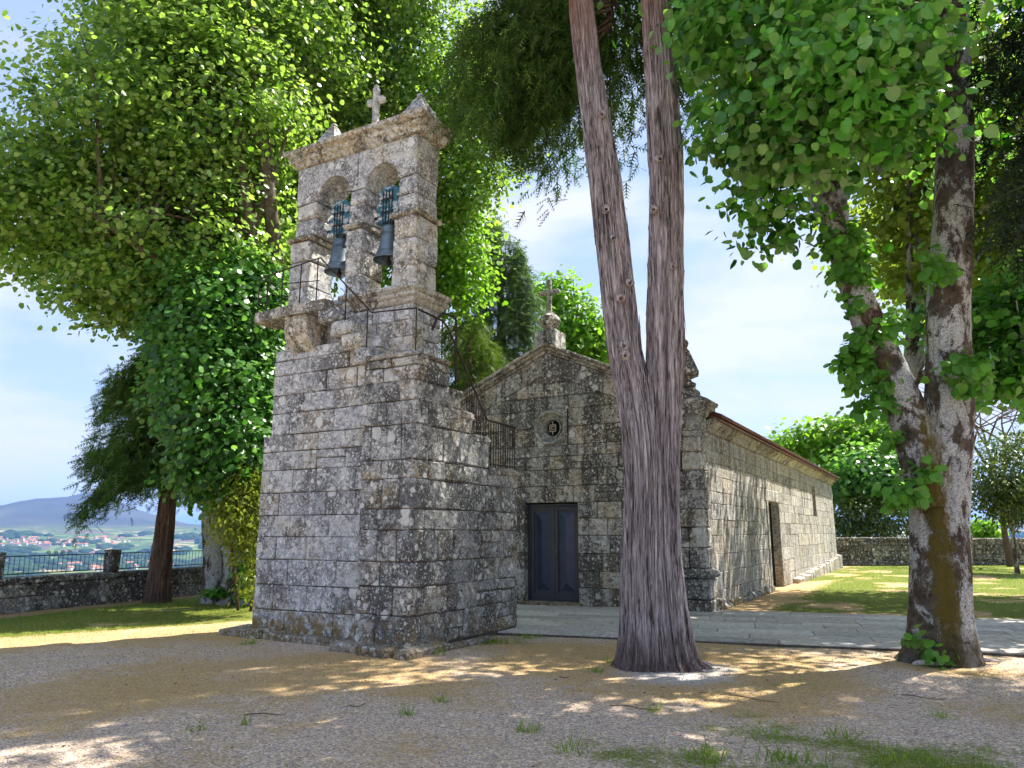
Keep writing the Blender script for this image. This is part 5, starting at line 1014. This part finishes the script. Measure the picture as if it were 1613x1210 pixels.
bg_tree('evergreen_bush', 1365, 48.5, [ell(1350, 815, 48.5, 42, 32, 1.6), ell(1395, 820, 48.5, 40, 32, 1.6), ell(1325, 830, 48.5, 20, 20, 1.2)], 6000, .22, M['evergreen'], 'dark glossy evergreen bush overhanging the rubble wall', .12, OVAL, .4, 64, cat='bush')
bg_tree('evergreen_tree', 1600, 38, [ell(1592, 740, 38, 58, 55, 1.9), ell(1575, 780, 38, 38, 38, 1.6), ell(1610, 790, 38, 40, 35, 1.6)], 10000, .19, M['evergreen'], 'round dark evergreen tree over the wall by the valley view', .09, OVAL, .35, 65)
bg_tree('sapling', 1548, 53, [ell(1548, 838, 53, 20, 20, .8)], 900, .24, M['bright'], 'light green sapling behind the squared wall pier', .05, cr=.25, seed=66, nl=4)
bg_tree('lime_tree', 1460, 21, [ell(1420, 350, 21, 62, 80, 1.6), ell(1445, 430, 21, 50, 36, 1.3), ell(1560, 330, 21, 70, 110, 2), ell(1545, 190, 21, 80, 110, 2), ell(1460, 250, 20.5, 70, 70, 1.8), ell(1600, 440, 21.5, 45, 45, 1.3), ell(1330, 130, 20, 120, 100, 2.2), ell(1450, 80, 20.5, 120, 120, 2.4), ell(1380, -60, 20.5, 160, 100, 2.6), ell(1230, 100, 19, 90, 80, 2), ell(1640, 240, 21, 110, 160, 2.4)], 30000, .16, M['yellow'], 'yellow-green backlit lime behind the forked linden', .25, seed=67, nl=16)
bg_tree('lime_tree', 1700, 19, [ell(1585, 500, 19, 55, 60, 1.2), ell(1590, 590, 19, 40, 32, 1.0), ell(1640, 520, 19, 60, 100, 1.5), ell(1480, 500, 19.5, 18, 22, .5)], 5000, .17, M['linden'], 'dark green lime bough hanging beyond the linden trunk', .22, seed=68, nl=10)
bg_tree('lime_tree', 1680, 27, [(np.array([2.6, 27., 10.6]), np.array([3.6, 4.2, 2.4])), (np.array([.2, 25.6, 10.6]), np.array([2.2, 2.6, 1.7])), (np.array([4.5, 26., 9.]), np.array([2.4, 3., 2.2]))], 17000, .16, M['lime'], 'tall lime shading the lawn beyond the yellow-green one', .25, seed=69, nl=12, bark='limb')
# bare winter tree
b_ = A(1590, 880, 46); b_[2] = 0; bt = empty('bare_tree', (b_[0], b_[1], 0), 'leafless fine-twigged tree rising behind the round evergreen', 'tree'); rg = np.random.default_rng(5); parts = []
def grow(p, d, L_, r, dep):
    q = p + d * L_; parts.append(tube_np([(p, r), ((p + q) / 2 + rg.normal(size=3) * L_ * .05, r * .85), (q, r * .65)], 7 if dep < 3 else 4, max(.15, L_ / 3), 0, 2.))
    if dep < 6:
        for k in range(3 if dep else 4): grow(q, unit(d + rg.normal(size=3) * np.array([.62, .62, .38]) + np.array([0, 0, .02])), L_ * rg.uniform(.62, .82), r * .60, dep + 1)
grow(np.array([b_[0], b_[1], 0.]), np.array([0, 0, 1.]), 3.6, .17, 0); V, T = join(parts); part('branches', V, T, M['twig'], bt)
# ---- dark cedars closing the view on the right
b_ = np.array([4.6, 12.2, 0]); cd = empty('cedar_tree', tuple(b_), 'very dark cedar with hanging boughs beside the linden', 'tree')
V, T = tube_np([((4.6, 12.2, -.1), .5), ((4.6, 12.2, 6), .4), ((4.5, 12.3, 16), .1)], 40, .2, .15, 6., .7, (.3, .3, 2.)); part('trunk', V, T, M['red_bark'], cd)
boughs(b_, ring_boughs((4.6, 12.2), 7.8, 16, 80, 3.6, 2.0, 1.6, 34, None, .15) + ring_boughs((4.6, 12.2), 7.4, 9.5, 24, 2.9, 3.2, 1.8, 35, (math.pi * .75, math.pi * 1.25), .1), 52, .40, M['cedar'], cd, 9, 'crown', M['red_bark'], .7, .36)

# ================================================================== GRASS, PEBBLES, LITTER
def scatter(n, x0, x1, y0, y1, seed): r = np.random.default_rng(seed); return x0 + (x1 - x0) * r.random(n), y0 + (y1 - y0) * r.random(n), r
PATHN = lambda x, y: ((x - PO[0]) * PV[0] + (y - PO[1]) * PV[1]); PATHU = lambda x, y: ((x - PO[0]) * PU[0] + (y - PO[1]) * PU[1])
def free(x, y):
    v = PATHN(x, y); u = PATHU(x, y); ok = ~((v > -.02) & (v < 4.76) & (u > -6.5)); ok &= ~((x > -10.2) & (x < -6.6) & (y > 8.9) & (y < 12)); ok &= ~((x > -12.1) & (x < -4.4) & (y > 16.3) & (y < 40.4)); ok &= (x > -17.1 - .15 * (y - 9)); return ok
BLADE = (np.array([(-.07, 0, 0), (.07, 0, 0), (.03, .6, .06), (0, 1, .22), (-.03, .6, .06)]), np.array([(0, 1, 2), (0, 2, 4), (4, 2, 3)]))
def blades(name, x, y, r, hlo, hhi, flat, mat, label, wid=1.):
    n = len(x); P = np.stack([x, y, gh(x, y) - .004], -1); D = np.stack([r.normal(size=n) * flat, r.normal(size=n) * flat, np.ones(n)], -1); N = r.normal(size=(n, 3)) * np.array([1, 1, .2]); S = hlo + (hhi - hlo) * r.random(n) ** 2
    V, T = leaves(P, N, D, S, (BLADE[0] * np.array([wid, 1, 1]), BLADE[1])); o = place(bpy.data.objects.new(name, tri_mesh(name, V, T, mat)), None); return tag(o, label, 'grass', None, 'stuff')
x, y, r = scatter(420000, -17.5, 3, 2.8, 16.5, 1); g, s, w = zones(x, y); dist = np.hypot(x, y); jit = r.random(len(x)); ok = free(x, y) & (jit < (g - .25) * 1.6 * np.clip(6 / dist, .35, 1.2)); blades('grass', x[ok], y[ok], r, .03, .085, .55, M['grass'], 'short green grass growing in patches over the gravel', .7)
x, y, r = scatter(300000, -15.5, 3, 2.8, 15, 2); g, s, w = zones(x, y); jit = r.random(len(x)); ok = free(x, y) & (jit < (s - .3) * .9 * (1 - w) + .02); blades('dry_grass', x[ok], y[ok], r, .018, .055, 1.2, M['straw'], 'dry tan moss and grass covering the ground between the trees', .8)
x, y, r = scatter(90000, -4, 9, 17, 48, 3); g, s, w = zones(x, y); ok = free(x, y) & (r.random(len(x)) < g * .55); blades('lawn_grass', x[ok], y[ok], r, .03, .08, .7, M['grass'], 'patchy sunlit lawn beside the chapel wall', 1.6)
# weed tufts
rt_ = random.Random(9); gx_ = []; gy_ = []
for px, py, c, sp_ in [(1240, 1195, 160, .10), (1200, 1158, 90, .12), (830, 1150, 60, .05), (1030, 1118, 40, .05), (700, 1105, 40, .06), (640, 1126, 40, .05), (985, 1048, 110, .10), (775, 1010, 160, .12), (830, 1004, 160, .15), (940, 1058, 50, .05), (1330, 1155, 70, .1), (1480, 1128, 40, .06), (1480, 1040, 80, .12), (310, 1150, 30, .05), (1120, 1190, 90, .1), (1420, 1195, 120, .14), (390, 1015, 90, .08), (690, 1030, 40, .06), (380, 1140, 25, .05), (900, 1180, 60, .08)]:
    p = G(px, py)
    for k in range(c): gx_.append(p[0] + rt_.gauss(0, sp_)); gy_.append(p[1] + rt_.gauss(0, sp_))
blades('weeds', np.array(gx_), np.array(gy_), np.random.default_rng(4), .05, .14, .6, M['grass'], 'small weed tufts at the tower foot and over the gravel', .7)
# pebbles
octa = np.array([(1, 0, 0), (-1, 0, 0), (0, 1, 0), (0, -1, 0), (0, 0, .7), (0, 0, -.7)]); octf = np.array([(0, 2, 4), (2, 1, 4), (1, 3, 4), (3, 0, 4), (2, 0, 5), (1, 2, 5), (3, 1, 5), (0, 3, 5)])
x, y, r = scatter(60000, -12, 2.5, 2.8, 12.5, 6); g, s, w = zones(x, y); ok = free(x, y) & (r.random(len(x)) < np.clip(.75 - s * .8 + w, .06, 1) * np.clip(1.2 - g, 0, 1)); x, y = x[ok], y[ok]; n = len(x)
S = (.005 + .011 * r.random(n) ** 3); V = octa[None] * S[:, None, None] * (.6 + .8 * r.random((n, 6, 1))); a = r.random(n) * 6.28; c, q = np.cos(a)[:, None], np.sin(a)[:, None]; V = np.stack([V[..., 0] * c - V[..., 1] * q, V[..., 0] * q + V[..., 1] * c, V[..., 2]], -1) + np.stack([x, y, gh(x, y) + S * .2], -1)[:, None]
tag(place(bpy.data.objects.new('gravel', tri_mesh('gravel', V.reshape(-1, 3), (octf[None] + (np.arange(n) * 6)[:, None, None]).reshape(-1, 3), M['pebble'], False)), None), 'loose pale gravel scattered over the yard', 'gravel', None, 'stuff')
# fallen twigs
for k, (px, py, l, a, w_) in enumerate([(1000, 1115, .5, .2, 'long thin twig lying on the gravel before the cypress'), (1455, 1098, .45, .1, 'dark twig lying on the gravel below the linden'), (560, 1112, .25, 1.2, 'short twig on the gravel before the tower'), (890, 1068, .12, .3, 'brown bark flake on dry moss by the cypress'), (1110, 1091, .08, .5, 'small dark bark chip between the two trees'), (1180, 1100, .6, -.2, 'crooked twig on dry grass between the two trees'), (420, 1125, .4, .6, 'slender twig lying on bare gravel left of the tower'.replace(' left of the tower', ' far from any tree'))]):
    p = G(px, py); mm = MB(); z = float(gh(np.array([p[0]]), np.array([p[1]]))[0]) + .012; pts = [(p[0] + l * (q - .5) * math.cos(a) + .02 * math.sin(q * 9 + k), p[1] + l * (q - .5) * math.sin(a) + .03 * math.sin(q * 5 + k), z + .006 * math.sin(q * 7)) for q in np.linspace(0, 1, 7)]
    mm.tube(pts, [.005, .005, .005, .004, .004, .003, .002], 6); tag(mm.build('twig', M['twig'], None), w_, 'twig')
# pale surface roots and stones at the linden foot
for px, py, l, a, lab in [(1460, 1049, .34, .4, 'pale weathered root end at the linden foot'), (1540, 1043, .5, .25, 'whitish surface root running from the linden towards the path'), (1105, 1050, .3, 1.0, 'pale root flake beside the cypress foot')]:
    p = G(px, py); mm = MB(); pts = [(p[0] + l * (q - .5) * math.cos(a), p[1] + l * (q - .5) * math.sin(a) + .03 * math.sin(q * 6), .02 + .02 * math.sin(q * 3.1)) for q in np.linspace(0, 1, 7)]; mm.tube(pts, [.02, .035, .04, .035, .03, .025, .012], 8)
    tag(mm.build('root', M['pebble'], None, None, True), lab, 'root')

# dead leaves and needles
x, y, r = scatter(5200, -12, 2.5, 3, 12.5, 12); keep = free(x, y) & (r.random(len(x)) < .25 + .75 * blobs(x, y, [(1040, 1060, 2.2), (1480, 1050, 1.8), (640, 1040, 1.6), (300, 1040, 2.)])); x, y = x[keep], y[keep]; n = len(x)
M['litter'] = leafmat('dead_leaf', (.10, .055, .025), (.20, .115, .05), (.34, .22, .10), (.22, .14, .07), .1, .8, .1)
V, T = leaves(np.stack([x, y, gh(x, y) + .008], -1), r.normal(size=(n, 3)) * .35 + np.array([0, 0, 1.]), r.normal(size=(n, 3)) * np.array([1, 1, .1]), .018 + .03 * r.random(n) ** 2, OVAL)
tag(place(bpy.data.objects.new('leaf_litter', tri_mesh('leaf_litter', V, T, M['litter'])), None), 'scattered brown dead leaves on the gravel', 'leaves', None, 'stuff')
